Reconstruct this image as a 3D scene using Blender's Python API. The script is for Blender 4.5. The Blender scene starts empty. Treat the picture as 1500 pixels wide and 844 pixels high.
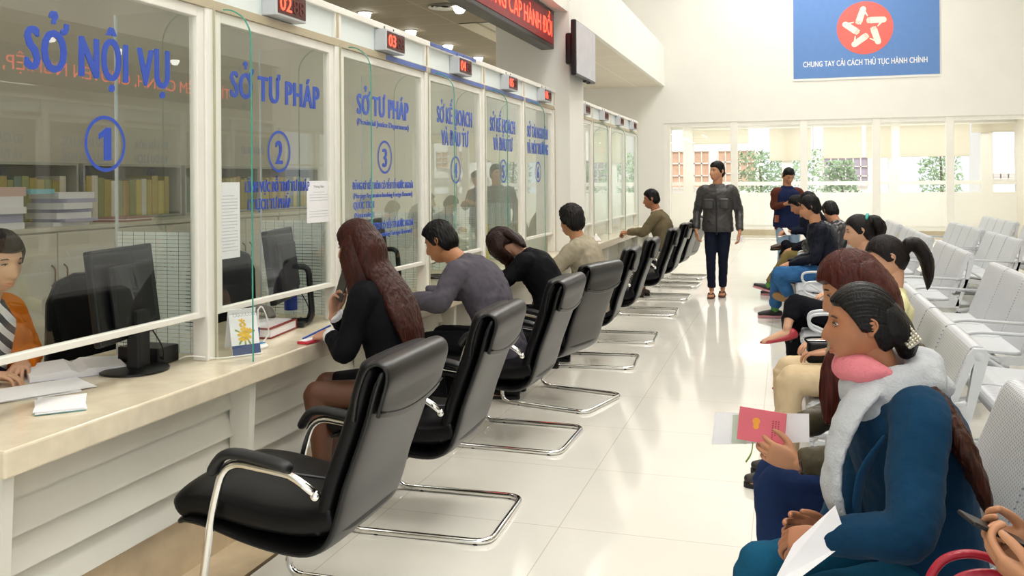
import bpy, bmesh, math, random
from mathutils import Vector, Matrix, Euler, noise
from math import sin, cos, pi, radians, sqrt, atan, atan2
random.seed(7)
S = bpy.context.scene
COL = S.collection
V = Vector

# ------------------------------------------------------------------ camera
F, U0, V0, ROLL, CAMH = 1310.0, 1152.0, 261.5, 0.007, 1.5
YAW = atan((U0 - 750) / F)
VPP = V0 + ROLL * (U0 - 750)
cd = bpy.data.cameras.new('camera')
cam = bpy.data.objects.new('camera', cd)
COL.objects.link(cam)
cd.sensor_fit = 'HORIZONTAL'
cd.sensor_width = 36
cd.lens = F / 1500 * 36
cd.shift_y = -(422 - VPP) / 1500
cd.clip_start = 0.05
cd.clip_end = 200
rm = Matrix.Rotation(YAW, 4, 'Z') @ Matrix.Rotation(pi / 2, 4, 'X') @ Matrix.Rotation(-ROLL, 4, 'Z')
cam.matrix_world = Matrix.Translation((0, 0, CAMH)) @ rm
S.camera = cam
S.view_settings.view_transform = 'Standard'
S.view_settings.look = 'None'
S.view_settings.gamma = 1
S.view_settings.use_curve_mapping = False
S.view_settings.exposure = 0.06
S.cycles.transparent_max_bounces = 32
S.cycles.max_bounces = 10
S.cycles.diffuse_bounces = 5
S.cycles.glossy_bounces = 5
S.cycles.sample_clamp_indirect = 6.0

# ------------------------------------------------------------------ materials
MATS = {}
def lin(c):
    return tuple((x / 12.92 if x <= 0.04045 else ((x + 0.055) / 1.055) ** 2.4) for x in c)
def hexc(h):
    return lin(tuple(int(h[i:i + 2], 16) / 255 for i in (0, 2, 4)))
def mat(name, col, rough=0.5, metal=0.0, spec=0.5, var=0.06, vscale=8.0, bump=0.0, bscale=60.0, stretch=(1, 1, 1), emit=0.0, sheen=0.0, coat=0.0):
    if name in MATS: return MATS[name]
    if isinstance(col, str): col = hexc(col)
    m = bpy.data.materials.new(name); m.use_nodes = True
    nt = m.node_tree; N = nt.nodes; L = nt.links
    b = N['Principled BSDF']
    b.inputs['Roughness'].default_value = rough
    b.inputs['Metallic'].default_value = metal
    b.inputs['Specular IOR Level'].default_value = spec
    if sheen: b.inputs['Sheen Weight'].default_value = sheen
    if coat:
        b.inputs['Coat Weight'].default_value = coat
        b.inputs['Coat Roughness'].default_value = 0.05
    tc = N.new('ShaderNodeTexCoord')
    mp = N.new('ShaderNodeMapping'); mp.inputs['Scale'].default_value = stretch
    L.new(tc.outputs['Object'], mp.inputs['Vector'])
    nz = N.new('ShaderNodeTexNoise'); nz.inputs['Scale'].default_value = vscale; nz.inputs['Detail'].default_value = 4
    L.new(mp.outputs['Vector'], nz.inputs['Vector'])
    rp = N.new('ShaderNodeValToRGB')
    rp.color_ramp.elements[0].position = 0.3; rp.color_ramp.elements[1].position = 0.7
    rp.color_ramp.elements[0].color = tuple(max(0, c * (1 - var)) for c in col) + (1,)
    rp.color_ramp.elements[1].color = tuple(min(1, c * (1 + var)) for c in col) + (1,)
    L.new(nz.outputs['Fac'], rp.inputs['Fac'])
    L.new(rp.outputs['Color'], b.inputs['Base Color'])
    if emit:
        b.inputs['Emission Color'].default_value = tuple(col) + (1,)
        b.inputs['Emission Strength'].default_value = emit
    if bump:
        n2 = N.new('ShaderNodeTexNoise'); n2.inputs['Scale'].default_value = bscale; n2.inputs['Detail'].default_value = 3
        L.new(mp.outputs['Vector'], n2.inputs['Vector'])
        bp = N.new('ShaderNodeBump'); bp.inputs['Strength'].default_value = bump; bp.inputs['Distance'].default_value = 0.004
        L.new(n2.outputs['Fac'], bp.inputs['Height']); L.new(bp.outputs['Normal'], b.inputs['Normal'])
    MATS[name] = m
    return m

def glass_mat(name, tint, gain=1.8, rough=0.0, frost=0.0, frostcol=(0.9, 0.93, 0.92)):
    if name in MATS: return MATS[name]
    m = bpy.data.materials.new(name); m.use_nodes = True
    nt = m.node_tree; N = nt.nodes; L = nt.links
    N.remove(N['Principled BSDF']); out = N['Material Output']
    tr = N.new('ShaderNodeBsdfTransparent'); tr.inputs['Color'].default_value = tuple(tint) + (1,)
    gl = N.new('ShaderNodeBsdfGlossy'); gl.inputs['Roughness'].default_value = rough; gl.inputs['Color'].default_value = (1, 1, 1, 1)
    fr = N.new('ShaderNodeFresnel'); fr.inputs['IOR'].default_value = 1.5
    ge = N.new('ShaderNodeNewGeometry')
    s = N.new('ShaderNodeMath'); s.operation = 'SUBTRACT'; s.inputs[0].default_value = 1
    L.new(ge.outputs['Backfacing'], s.inputs[1])
    mu = N.new('ShaderNodeMath'); mu.operation = 'MULTIPLY'; L.new(fr.outputs['Fac'], mu.inputs[0]); mu.inputs[1].default_value = gain
    m2 = N.new('ShaderNodeMath'); m2.operation = 'MULTIPLY'; m2.use_clamp = True
    L.new(mu.outputs[0], m2.inputs[0]); L.new(s.outputs[0], m2.inputs[1])
    base = tr
    if frost:
        df = N.new('ShaderNodeBsdfDiffuse'); df.inputs['Color'].default_value = tuple(frostcol) + (1,)
        tl = N.new('ShaderNodeBsdfTranslucent'); tl.inputs['Color'].default_value = tuple(frostcol) + (1,)
        mf = N.new('ShaderNodeMixShader'); mf.inputs[0].default_value = 0.5
        L.new(df.outputs[0], mf.inputs[1]); L.new(tl.outputs[0], mf.inputs[2])
        mb = N.new('ShaderNodeMixShader'); mb.inputs[0].default_value = frost
        L.new(tr.outputs[0], mb.inputs[1]); L.new(mf.outputs[0], mb.inputs[2]); base = mb
    mx = N.new('ShaderNodeMixShader')
    L.new(m2.outputs[0], mx.inputs[0]); L.new(base.outputs[0], mx.inputs[1]); L.new(gl.outputs[0], mx.inputs[2])
    L.new(mx.outputs[0], out.inputs['Surface'])
    MATS[name] = m
    return m

def emit_mat(name, col, strength):
    return mat(name, col, rough=0.6, var=0.0, emit=strength)

# ------------------------------------------------------------------ mesh helpers
def link(name, bm, m, parent=None, smooth=False, mats=None, autosmooth=None):
    me = bpy.data.meshes.new(name)
    bmesh.ops.recalc_face_normals(bm, faces=bm.faces[:])
    bm.to_mesh(me); bm.free()
    o = bpy.data.objects.new(name, me); COL.objects.link(o)
    for mm in (mats or [m]): me.materials.append(mm)
    if smooth:
        me.polygons.foreach_set('use_smooth', [True] * len(me.polygons))
        if autosmooth: me.set_sharp_from_angle(angle=radians(autosmooth))
    if parent is not None: o.parent = parent
    return o
def tag(o, label=None, cat=None, group=None, kind=None):
    if label: o['label'] = label
    if cat: o['category'] = cat
    if group: o['group'] = group
    if kind: o['kind'] = kind
    return o
def thing(name, label, cat, loc=(0, 0, 0), rz=0.0, group=None):
    o = bpy.data.objects.new(name, None); COL.objects.link(o)
    o.location = loc; o.rotation_euler = (0, 0, rz); o.empty_display_size = 0.1
    return tag(o, label, cat, group)
def struct(name, bm, m, **k):
    return tag(link(name, bm, m, **k), kind='structure')
def dup(root, label=None):
    r = root.copy(); COL.objects.link(r)
    if label: r['label'] = label
    for ch in root.children:
        c = ch.copy(); COL.objects.link(c); c.parent = r
        for g in ch.children:
            d = g.copy(); COL.objects.link(d); d.parent = c
    return r
def B(): return bmesh.new()
def merge(bm, b2, M=None, mi=0):
    vm = {}
    for v in b2.verts: vm[v] = bm.verts.new(M @ v.co if M else v.co)
    for f in b2.faces:
        try:
            nf = bm.faces.new([vm[v] for v in f.verts]); nf.material_index = f.material_index or mi; nf.smooth = f.smooth
        except ValueError: pass
    b2.free()
def box(bm, a, b, bev=0.0, seg=2, M=None, mi=0):
    b2 = B()
    bmesh.ops.create_cube(b2, size=1)
    c = [(a[i] + b[i]) / 2 for i in range(3)]; s = [abs(b[i] - a[i]) for i in range(3)]
    for v in b2.verts: v.co = V((v.co.x * s[0] + c[0], v.co.y * s[1] + c[1], v.co.z * s[2] + c[2]))
    if bev: bmesh.ops.bevel(b2, geom=b2.edges[:], offset=min(bev, min(s) * 0.49), segments=seg, affect='EDGES', profile=0.5)
    merge(bm, b2, M, mi)
    return bm
def prism(bm, pts, axis, a, b, M=None, mi=0, bev=0.0):
    """extrude a 2D outline along an axis (0,1,2) from a to b"""
    def mk(p, t):
        q = list(p); q.insert(axis, t); return V(q)
    b2 = B()
    v0 = [b2.verts.new(mk(p, a)) for p in pts]; v1 = [b2.verts.new(mk(p, b)) for p in pts]
    n = len(pts)
    b2.faces.new(v0[::-1]); b2.faces.new(v1)
    for i in range(n): b2.faces.new((v0[i], v0[(i + 1) % n], v1[(i + 1) % n], v1[i]))
    bmesh.ops.recalc_face_normals(b2, faces=b2.faces[:])
    if bev:
        es = [e for e in b2.edges if len(e.link_faces) == 2 and any(len(f.verts) == n for f in e.link_faces)] if n > 4 else b2.edges[:]
        bmesh.ops.bevel(b2, geom=es, offset=bev, segments=2, affect='EDGES', profile=0.5)
    merge(bm, b2, M, mi)
    return bm
def frames(P):
    T = []
    n = len(P)
    for i in range(n):
        t = (P[min(i + 1, n - 1)] - P[max(i - 1, 0)])
        T.append(t.normalized() if t.length > 1e-9 else V((0, 0, 1)))
    return T
def catmull(P, k=6):
    out = []
    n = len(P)
    for i in range(n - 1):
        p0 = P[max(i - 1, 0)]; p1 = P[i]; p2 = P[i + 1]; p3 = P[min(i + 2, n - 1)]
        for j in range(k):
            t = j / k
            out.append(tuple(0.5 * (2 * p1[c] + (p2[c] - p0[c]) * t + (2 * p0[c] - 5 * p1[c] + 4 * p2[c] - p3[c]) * t * t + (3 * p1[c] - p0[c] - 3 * p2[c] + p3[c]) * t ** 3) for c in range(len(p1))))
    out.append(tuple(P[-1]))
    return out
def loft(bm, rings, cap=True, mi=0):
    """rings: list of lists of Vectors (same count)"""
    vr = [[bm.verts.new(p) for p in r] for r in rings]
    n = len(vr[0])
    for a, b in zip(vr[:-1], vr[1:]):
        for i in range(n):
            f = bm.faces.new((a[i], a[(i + 1) % n], b[(i + 1) % n], b[i])); f.material_index = mi
    if cap:
        f = bm.faces.new(vr[0][::-1]); f.material_index = mi
        f = bm.faces.new(vr[-1]); f.material_index = mi
    return bm
def tube(bm, pts, r, seg=10, closed=False, mi=0):
    P = [V(p) for p in pts]; T = frames(P)
    if closed:
        n = len(P)
        T = [(P[(i + 1) % n] - P[i - 1]).normalized() for i in range(n)]
    up = V((0, 0, 1)) if abs(T[0].z) < 0.9 else V((1, 0, 0))
    rings = []
    for i, (p, t) in enumerate(zip(P, T)):
        x = t.cross(up)
        if x.length < 1e-4: x = t.cross(V((0, 1, 0)))
        x.normalize(); y = t.cross(x).normalized(); up = -y if False else up
        up = y.cross(t) if False else (x.cross(t)).normalized()
        rr = r[i] if isinstance(r, (list, tuple)) else r
        rings.append([p + (x * cos(2 * pi * k / seg) + y * sin(2 * pi * k / seg)) * rr for k in range(seg)])
    if closed: rings.append(rings[0]); 
    loft(bm, rings, cap=not closed, mi=mi)
    if closed: bmesh.ops.remove_doubles(bm, verts=bm.verts[:], dist=1e-6)
    return bm
def round_path(pts, r=0.03, k=5):
    """polyline with rounded corners"""
    P = [V(p) for p in pts]; out = [P[0]]
    for i in range(1, len(P) - 1):
        a = (P[i - 1] - P[i]); b = (P[i + 1] - P[i])
        d = min(r, a.length * 0.49, b.length * 0.49)
        p0 = P[i] + a.normalized() * d; p2 = P[i] + b.normalized() * d
        for j in range(k + 1):
            t = j / k
            out.append(p0 * (1 - t) ** 2 + P[i] * 2 * t * (1 - t) + p2 * t * t)
    out.append(P[-1])
    return out
def cyl(bm, a, b, r, seg=16, r2=None, mi=0):
    return tube(bm, [a, b], [r, r if r2 is None else r2], seg, mi=mi)
def ellipsoid(bm, c, r, seg=16, rings=10, M=None, mi=0):
    b2 = B(); bmesh.ops.create_uvsphere(b2, u_segments=seg, v_segments=rings, radius=1)
    for v in b2.verts: v.co = V((v.co.x * r[0], v.co.y * r[1], v.co.z * r[2]))
    mm = Matrix.Translation(c) @ (M if M else Matrix())
    for f in b2.faces: f.smooth = True
    merge(bm, b2, mm, mi)
    return bm
def lathe(bm, prof, seg=20, M=None, mi=0):
    b2 = B()
    loft(b2, [[V((r * cos(2 * pi * k / seg), r * sin(2 * pi * k / seg), z)) for k in range(seg)] for r, z in prof])
    merge(bm, b2, M, mi)
    return bm
def arcpts(c, r, a0, a1, n=16):
    return [(c[0] + r * cos(a0 + (a1 - a0) * i / n), c[1] + r * sin(a0 + (a1 - a0) * i / n)) for i in range(n + 1)]

DG = None
def text_bm(s, size=1.0, bold=0.0, extrude=0.002, spacing=1.0, align='CENTER'):
    cu = bpy.data.curves.new('lettering', 'FONT')
    cu.body = s; cu.size = size; cu.offset = bold; cu.extrude = extrude; cu.align_x = align; cu.align_y = 'BOTTOM_BASELINE'
    cu.space_character = spacing; cu.resolution_u = 3
    o = bpy.data.objects.new('lettering', cu); COL.objects.link(o)
    bpy.context.view_layer.update()
    me = bpy.data.meshes.new_from_object(o.evaluated_get(bpy.context.evaluated_depsgraph_get()))
    bm = B(); bm.from_mesh(me)
    bpy.data.objects.remove(o); bpy.data.curves.remove(cu); bpy.data.meshes.remove(me)
    for f in bm.faces: f.material_index = 0
    return bm
def text(name, s, m, parent, w, h, M, bold=0.03, extrude=0.0015, spacing=None):
    """text squeezed to width w and cap height h, baseline centre at M's origin, reading along M's x, up along M's y; bold widens the strokes sideways (em)"""
    sp = spacing or (0.98 + bold * 1.35); s0 = s.replace('Ở', 'O')
    base = text_bm(s0, 1.0, 0.0, 0.01, sp, 'LEFT')
    for i, ch in enumerate(s):          # O with horn and hook, drawn by hand
        if ch != 'Ở': continue
        pre = text_bm(s0[:i + 1], 1.0, 0.0, 0.01, sp, 'LEFT'); rx = max(v.co.x for v in pre.verts); pre.free()
        one = text_bm('O', 1.0, 0.0, 0.01, sp, 'LEFT'); ow = max(v.co.x for v in one.verts) - min(v.co.x for v in one.verts); one.free()
        cx = rx - ow / 2; x2 = B()
        tube(x2, [(rx - .10, .68, 0), (rx - .01, .70, 0), (rx + .045, .75, 0), (rx + .05, .83, 0)], [.045, .045, .045, .05], 8)
        tube(x2, catmull([(cx - .10, .90, 0), (cx - .06, .965, 0), (cx + .03, .975, 0), (cx + .06, .92, 0), (cx, .865, 0), (cx - .005, .80, 0)], 4), .033, 8)
        for v in x2.verts: v.co.z *= 0.2
        merge(base, x2)
    if s == '1':
        base.free(); base = B(); prism(base, [(.16, 0), (.34, 0), (.34, .73), (.20, .73), (.02, .60), (.02, .47), (.16, .55)], 2, -.01, .01)
    bm = B(); n = 1 + int(math.ceil(bold / 0.035))
    for k in range(n):
        c = base.copy(); dx = (k / (n - 1) - 0.5) * bold if n > 1 else 0
        merge(bm, c, Matrix.Translation((dx, (0.008 if k % 2 else -0.008) * (bold > .02), 0.00005 * k)))
    base.free()
    xs = [v.co.x for v in bm.verts]; cx = (min(xs) + max(xs)) / 2; ww = max(xs) - min(xs)
    for v in bm.verts:
        v.co = M @ V(((v.co.x - cx) * w / ww, v.co.y * h / 0.73, v.co.z / 0.01 * extrude))
    return link(name, bm, m, parent)
# plane frames:  reading along +Y on a plane facing +X
def MX(x, y, z): return Matrix(((0, 0, 1, x), (1, 0, 0, y), (0, 1, 0, z), (0, 0, 0, 1)))
# plane facing -X, reading along -Y
def MXn(x, y, z): return Matrix(((0, 0, -1, x), (-1, 0, 0, y), (0, 1, 0, z), (0, 0, 0, 1)))
# plane facing -Y, reading along +X
def MY(x, y, z): return Matrix(((1, 0, 0, x), (0, 0, -1, y), (0, 1, 0, z), (0, 0, 0, 1)))
# ------------------------------------------------------------------ materials used in the place
def tile_mat(name, col, grout, sx, sy, rough, lw=0.004, var=0.03, ox=0.0, oy=0.0):
    m = mat(name, col, rough=rough, var=var, vscale=1.5)
    nt = m.node_tree; N = nt.nodes; L = nt.links; b = N['Principled BSDF']
    tc = N.new('ShaderNodeTexCoord'); mp = N.new('ShaderNodeMapping')
    mp.inputs['Location'].default_value = (ox, oy, 0)
    L.new(tc.outputs['Object'], mp.inputs['Vector'])
    br = N.new('ShaderNodeTexBrick'); br.offset = 0.0; br.squash = 1.0
    br.inputs['Scale'].default_value = 1.0; br.inputs['Mortar Size'].default_value = lw; br.inputs['Mortar Smooth'].default_value = 0.1
    br.inputs['Brick Width'].default_value = sx; br.inputs['Row Height'].default_value = sy
    L.new(mp.outputs['Vector'], br.inputs['Vector'])
    src = [l for l in nt.links if l.to_socket == b.inputs['Base Color']][0].from_socket
    mx = N.new('ShaderNodeMix'); mx.data_type = 'RGBA'
    mx.inputs['B'].default_value = hexc(grout) + (1,) if isinstance(grout, str) else tuple(grout) + (1,)
    L.new(src, mx.inputs['A']); L.new(br.outputs['Fac'], mx.inputs['Factor']); L.new(mx.outputs['Result'], b.inputs['Base Color'])
    return m
M_floor = tile_mat('floor_tile', 'e9e6dd', 'cbc4b5', 0.8, 0.8, 0.09, lw=0.0022, ox=0.15, oy=0.25)
M_floor.node_tree.nodes['Principled BSDF'].inputs['Specular IOR Level'].default_value = 0.6
M_wall = mat('cream_wall_paint', 'e9e7e0', rough=0.8, var=0.015, vscale=2)
M_wallb = mat('beige_wall_paint', 'cdc8b8', rough=0.85, var=0.02, vscale=2)
M_ceil = tile_mat('ceiling_panel', 'b5ab96', 'd6cdb6', 1.2, 0.6, 0.7, lw=0.006)
M_hceil = mat('hall_ceiling_paint', 'f2efe8', rough=0.9, var=0.01)
M_alu = mat('white_aluminium', 'efece4', rough=0.35, var=0.02)
M_alub = mat('beige_aluminium_edge', 'b9ad93', rough=0.45, var=0.03)
M_hdr = mat('frosted_header_panel', 'e3ecec', rough=0.3, var=0.01)
M_glass = glass_mat('window_glass', (0.955, 0.975, 0.965))
M_glassin = glass_mat('divider_glass', (0.96, 0.98, 0.97), gain=1.5)
M_glassedge = mat('green_glass_edge', '3f9c86', rough=0.1, var=0.05)
M_glassend = glass_mat('end_window_glass', (0.98, 0.985, 0.98), gain=1.2)
M_blue = mat('blue_vinyl_lettering', '2f4fb4', rough=0.4, var=0.02)
M_bluesm = mat('pale_blue_vinyl', '3d5cc0', rough=0.4, var=0.02)
M_marble = mat('cream_marble_top', 'e2d6bd', rough=0.12, var=0.07, vscale=14, spec=0.6)
M_marbleb = mat('beige_marble_base', 'd3bf9f', rough=0.3, var=0.10, vscale=10)
M_panel = mat('grey_white_counter_panel', 'dcdad0', rough=0.5, var=0.015)
M_groove = mat('counter_slat_shade', 'b5b1a3', rough=0.6, var=0.02)
M_chrome = mat('chrome', (0.82, 0.82, 0.80), rough=0.09, metal=1.0, var=0.02)
M_leather = mat('black_leather', '08080a', rough=0.4, var=0.15, vscale=30, bump=0.12, bscale=350, spec=0.22)
M_leatherb = mat('black_leather_back_shell', '161515', rough=0.33, var=0.1, vscale=20, bump=0.08, bscale=400, spec=0.42)
M_pad = mat('black_armrest_pad', '101114', rough=0.45, var=0.05)
M_dark = mat('black_plastic', '08080a', rough=0.35, var=0.05)
M_darkm = mat('matt_black_plastic', '101113', rough=0.6, var=0.05)
M_screen = mat('dark_monitor_screen', '0c0d10', rough=0.15, var=0.02)
M_white = mat('white_plastic', 'eceae6', rough=0.4, var=0.02)
M_paper = mat('white_paper', 'f0eff2', rough=0.8, var=0.015, vscale=20)
M_paperb = mat('lilac_paper_edges', 'b9b7d2', rough=0.8, var=0.1, vscale=60, stretch=(1, 1, 20))
M_red = mat('red_card', 'c3263a', rough=0.4, var=0.03)
M_redled = emit_mat('red_led_text', (1.0, 0.06, 0.03), 3.2)
M_dimled = mat('unlit_led_digit', '5a1a10', rough=0.5)
M_ledbg = mat('dark_red_led_panel', '7c1413', rough=0.45, var=0.25, vscale=3, emit=0.25)
M_ledbgk = mat('black_led_panel', '150c0c', rough=0.4)
M_frame = mat('bronze_metal_frame', '3a3532', rough=0.35, metal=0.4, var=0.05)
M_steel = mat('light_grey_steel', 'c9ccd0', rough=0.35, var=0.02)
M_grey = mat('grey_plastic', 'a8a6a3', rough=0.5, var=0.03)

def perf_mat():
    m = mat('perforated_grey_steel', 'c3c6ca', rough=0.4, var=0.015)
    nt = m.node_tree; N = nt.nodes; L = nt.links; b = N['Principled BSDF']
    tc = N.new('ShaderNodeTexCoord')
    vo = N.new('ShaderNodeTexVoronoi'); vo.inputs['Scale'].default_value = 75; vo.inputs['Randomness'].default_value = 0.0
    mp = N.new('ShaderNodeMapping'); mp.inputs['Scale'].default_value = (0.02, 1, 1); mp.inputs['Rotation'].default_value = (radians(45), 0, 0)
    L.new(tc.outputs['Object'], mp.inputs['Vector']); L.new(mp.outputs['Vector'], vo.inputs['Vector'])
    r = N.new('ShaderNodeValToRGB'); r.color_ramp.elements[0].position = 0.25; r.color_ramp.elements[1].position = 0.33
    r.color_ramp.elements[0].color = (0.42, 0.42, 0.43, 1); r.color_ramp.elements[1].color = (1, 1, 1, 1)
    L.new(vo.outputs['Distance'], r.inputs['Fac'])
    src = [l for l in nt.links if l.to_socket == b.inputs['Base Color']][0].from_socket
    mx = N.new('ShaderNodeMix'); mx.data_type = 'RGBA'; mx.blend_type = 'MULTIPLY'; mx.inputs['Factor'].default_value = 1
    L.new(src, mx.inputs['A']); L.new(r.outputs['Color'], mx.inputs['B']); L.new(mx.outputs['Result'], b.inputs['Base Color'])
    return m
M_perf = perf_mat()

# ------------------------------------------------------------------ room shell
GX = -2.32            # left glass plane
EY = 22.5             # end wall
struct('floor', box(B(), (-8, -5, -0.15), (8, 33, 0)), M_floor)
# marble border strip along the left counter
bm = B(); box(bm, (-2.6, 1.0, 0.0), (-1.98, 9.0, 0.003))
struct('trim_1', bm, M_marbleb)
bm = B(); box(bm, (-1.98, 1.0, 0.0), (-1.965, 9.0, 0.004))
struct('trim_2', bm, mat('dark_border_line', '5d4c38', rough=0.4))
# upper left wall above the first counter, beam
struct('wall_left', box(B(), (-2.75, -5, 3.24), (-2.15, 9.0, 8.0)), M_wall)
struct('wall_left_upper', box(B(), (-4.4, 9.65, 4.82), (-4.2, EY, 8.0)), M_wall)
bm = B(); box(bm, (-2.98, 9.65, 3.83), (-2.90, EY, 4.82)); box(bm, (-4.4, 9.65, 3.90), (-2.98, EY, 4.05))
struct('wall_left_parapet', bm, M_wall)
struct('column_left', box(B(), (-2.93, 9.0, 0), (-2.13, 9.65, 8.0), bev=0.008), M_wall)
bm = box(B(), (-5.9, -1, 3.30), (-2.75, 9.65, 3.42)); box(bm, (-5.9, 9.65, 3.30), (-3.6, 14.6, 3.42)); struct('ceiling_office', bm, M_ceil)
bm = box(B(), (-3.62, 9.65, 3.42), (-3.56, 14.6, 3.83)); box(bm, (-5.9, 14.6, 3.30), (-3.56, 14.66, 3.83)); struct('wall_office_bulkhead', bm, M_wallb)
bm = B(); box(bm, (-7.6, 9.65, 3.83), (-2.98, EY, 3.90))
struct('ceiling_second_office', bm, tile_mat('pale_ceiling_panel', 'dcd5c4', 'efe9da', 1.2, 1.2, 0.7, lw=0.012))
struct('wall_office_back', box(B(), (-5.9, -1, 0), (-5.75, 14.6, 3.42)), M_wallb)
struct('wall_office_side', box(B(), (-3.6, 9.60, 3.30), (-2.93, 9.66, 3.95)), M_wallb)
struct('wall_office_near', box(B(), (-5.9, -1.1, 0), (-2.15, -1.0, 3.42)), M_wallb)
struct('wall_second_office_back', box(B(), (-7.7, 14.6, 0), (-7.6, EY, 4.0)), M_wallb)
# end wall
bm = B()
box(bm, (-8, EY, 0), (-2.93, EY + 0.25, 8)); box(bm, (-2.93, EY, 2.90), (8, EY + 0.25, 8)); box(bm, (5.35, EY, 0), (8, EY + 0.25, 2.9))
struct('wall_end', bm, M_wall)
struct('ceiling', box(B(), (-4.4, -5, 8.0), (8, EY + 0.25, 8.2)), M_hceil)
bm = box(B(), (7.0, 12.2, 0), (7.2, EY, 1.1)); box(bm, (7.0, 12.2, 2.8), (7.2, EY, 8.0))
for k in range(7): box(bm, (7.0, 12.2 + k * 1.68, 1.1), (7.2, 12.2 + k * 1.68 + 0.22, 2.8))
struct('wall_right', bm, M_wall)
for k in range(6):
    ya = 12.42 + k * 1.68; yb = ya + 1.46; bm = B()
    for a, b, c, d in ((ya, ya + .06, 1.1, 2.8), (yb - .06, yb, 1.1, 2.8), (ya, yb, 1.1, 1.16), (ya, yb, 2.74, 2.8), (ya, yb, 1.9, 1.95)): box(bm, (7.05, a, c), (7.12, b, d))
    o = struct('window_%d' % (6 + k), bm, M_alu); link('pane', box(B(), (7.08, ya + .06, 1.16), (7.09, yb - .06, 2.74)), M_glassend, o)
# right hand counter block upper wall and column
struct('wall_right_upper', box(B(), (2.88, -5, 3.28), (3.5, 12.3, 8.0)), M_wall)
struct('ceiling_right_office', box(B(), (3.4, -1, 3.3), (6.6, 12.3, 3.4)), M_ceil)
struct('wall_right_office', box(B(), (6.5, -1, 0), (6.65, 12.3, 3.4)), M_wallb)
struct('wall_right_side', box(B(), (3.0, 12.2, 0), (7.0, 12.35, 8.0)), M_wall)

# ------------------------------------------------------------------ end window wall (inner partition, gallery, outer wall)
mx = [-2.86, -1.22, 0.40, 2.02, 3.59, 5.20]
for i in range(5):
    x0, x1 = mx[i], mx[i + 1]
    fr = B(); w = 0.085
    box(fr, (x0 - (w if i else 0.07), EY + 0.02, 0.0), (x0 + w, EY + 0.14, 2.9), bev=0.006)
    if i == 4: box(fr, (x1 - w, EY + 0.02, 0.0), (x1 + 0.15, EY + 0.14, 2.9), bev=0.006)
    box(fr, (x0 + w, EY + 0.03, 2.80), (x1 - w, EY + 0.13, 2.9)); box(fr, (x0 + w, EY + 0.03, 0.0), (x1 - w, EY + 0.13, 0.05))
    o = struct('window_%d' % (i + 1), fr, M_alu)
    link('pane', box(B(), (x0 + w, EY + 0.07, 0.05), (x1 - w, EY + 0.082, 2.80)), M_glassend, o)
OY = 24.6   # outer wall
bm = B()
box(bm, (-3.6, OY, 0), (7, OY + 0.2, 1.13)); box(bm, (-3.6, OY, 2.85), (7, OY + 0.2, 3.4))
box(bm, (-3.6, OY - 0.02, 0.27), (7, OY, 0.47)); 
M_gal = mat('gallery_cream_paint', 'f2f0ea', rough=0.8, var=0.01)
M_galb = mat('gallery_beige_band', 'e4ded2', rough=0.8, var=0.02)
for x in (-2.55, 0.02, 2.62, 4.75):
    box(bm, (x - 0.13, OY, 1.13), (x + 0.13, OY + 0.2, 2.85))
box(bm, (-3.6, OY + 0.02, 1.32), (7, OY + 0.12, 1.42))
struct('wall_gallery_outer', bm, M_gal)
struct('baseboard_gallery', box(B(), (-3.6, OY - 0.03, 0), (7, OY, 0.15)), mat('tan_baseboard', 'b8ab90', rough=0.5))
struct('ceiling_gallery', box(B(), (-3.6, EY + 0.25, 3.0), (7, OY + 0.2, 3.1)), M_gal)
struct('wall_gallery_left', box(B(), (-3.75, EY + 0.25, 0), (-3.0, OY + 0.2, 3.1)), M_galb)
struct('wall_gallery_right', box(B(), (5.4, EY + 0.25, 0), (7, OY + 0.2, 3.1)), M_galb)
M_blind = mat('cream_blind_fabric', 'f1ede2', rough=0.9, var=0.02)
_n = M_blind.node_tree; _t = _n.nodes.new('ShaderNodeBsdfTranslucent'); _t.inputs['Color'].default_value = hexc('efeadc') + (1,); _m = _n.nodes.new('ShaderNodeMixShader'); _m.inputs[0].default_value = 0.6
_n.links.new(_n.nodes['Principled BSDF'].outputs[0], _m.inputs[1]); _n.links.new(_t.outputs[0], _m.inputs[2]); _n.links.new(_m.outputs[0], _n.nodes['Material Output'].inputs['Surface'])
def blind(x0, x1, zb, label):
    t = thing('roller_blind', label, 'blind', ((x0 + x1) / 2, OY - 0.06, 2.84), 0, 'cream roller blinds in the end gallery')
    h = (x1 - x0) / 2; L = 2.84 - zb
    bm = B(); prism(bm, [(0.0, 0), (0.004, 0), (0.012, -L * 0.5), (0.004, -L), (0.0, -L), (0.008, -L * 0.5)], 0, -h, h); link('fabric', bm, M_blind, t)
    bm = B(); cyl(bm, (-h, 0.004, -L), (h, 0.004, -L), 0.014, 10); link('bottom_rail', bm, M_blind, t)
    bm = B(); cyl(bm, (-h, 0.01, 0.0), (h, 0.01, 0.0), 0.03, 12); link('roller', bm, M_alu, t)
blind(-2.40, -0.95, 2.45, 'cream roller blind drawn least far, over the leftmost gallery window')
blind(-0.42, 0.62, 1.98, 'cream roller blind above the man in the navy vest')
blind(0.92, 1.86, 2.02, 'cream roller blind between the vest man and the middle mullion')
blind(1.95, 2.55, 2.02, 'narrow cream roller blind right beside the middle gallery post')
blind(2.75, 4.35, 2.04, 'wide cream roller blind below the right end of the blue banner')
blind(4.40, 5.35, 2.62, 'cream roller blind rolled almost up at the far right window')

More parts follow.
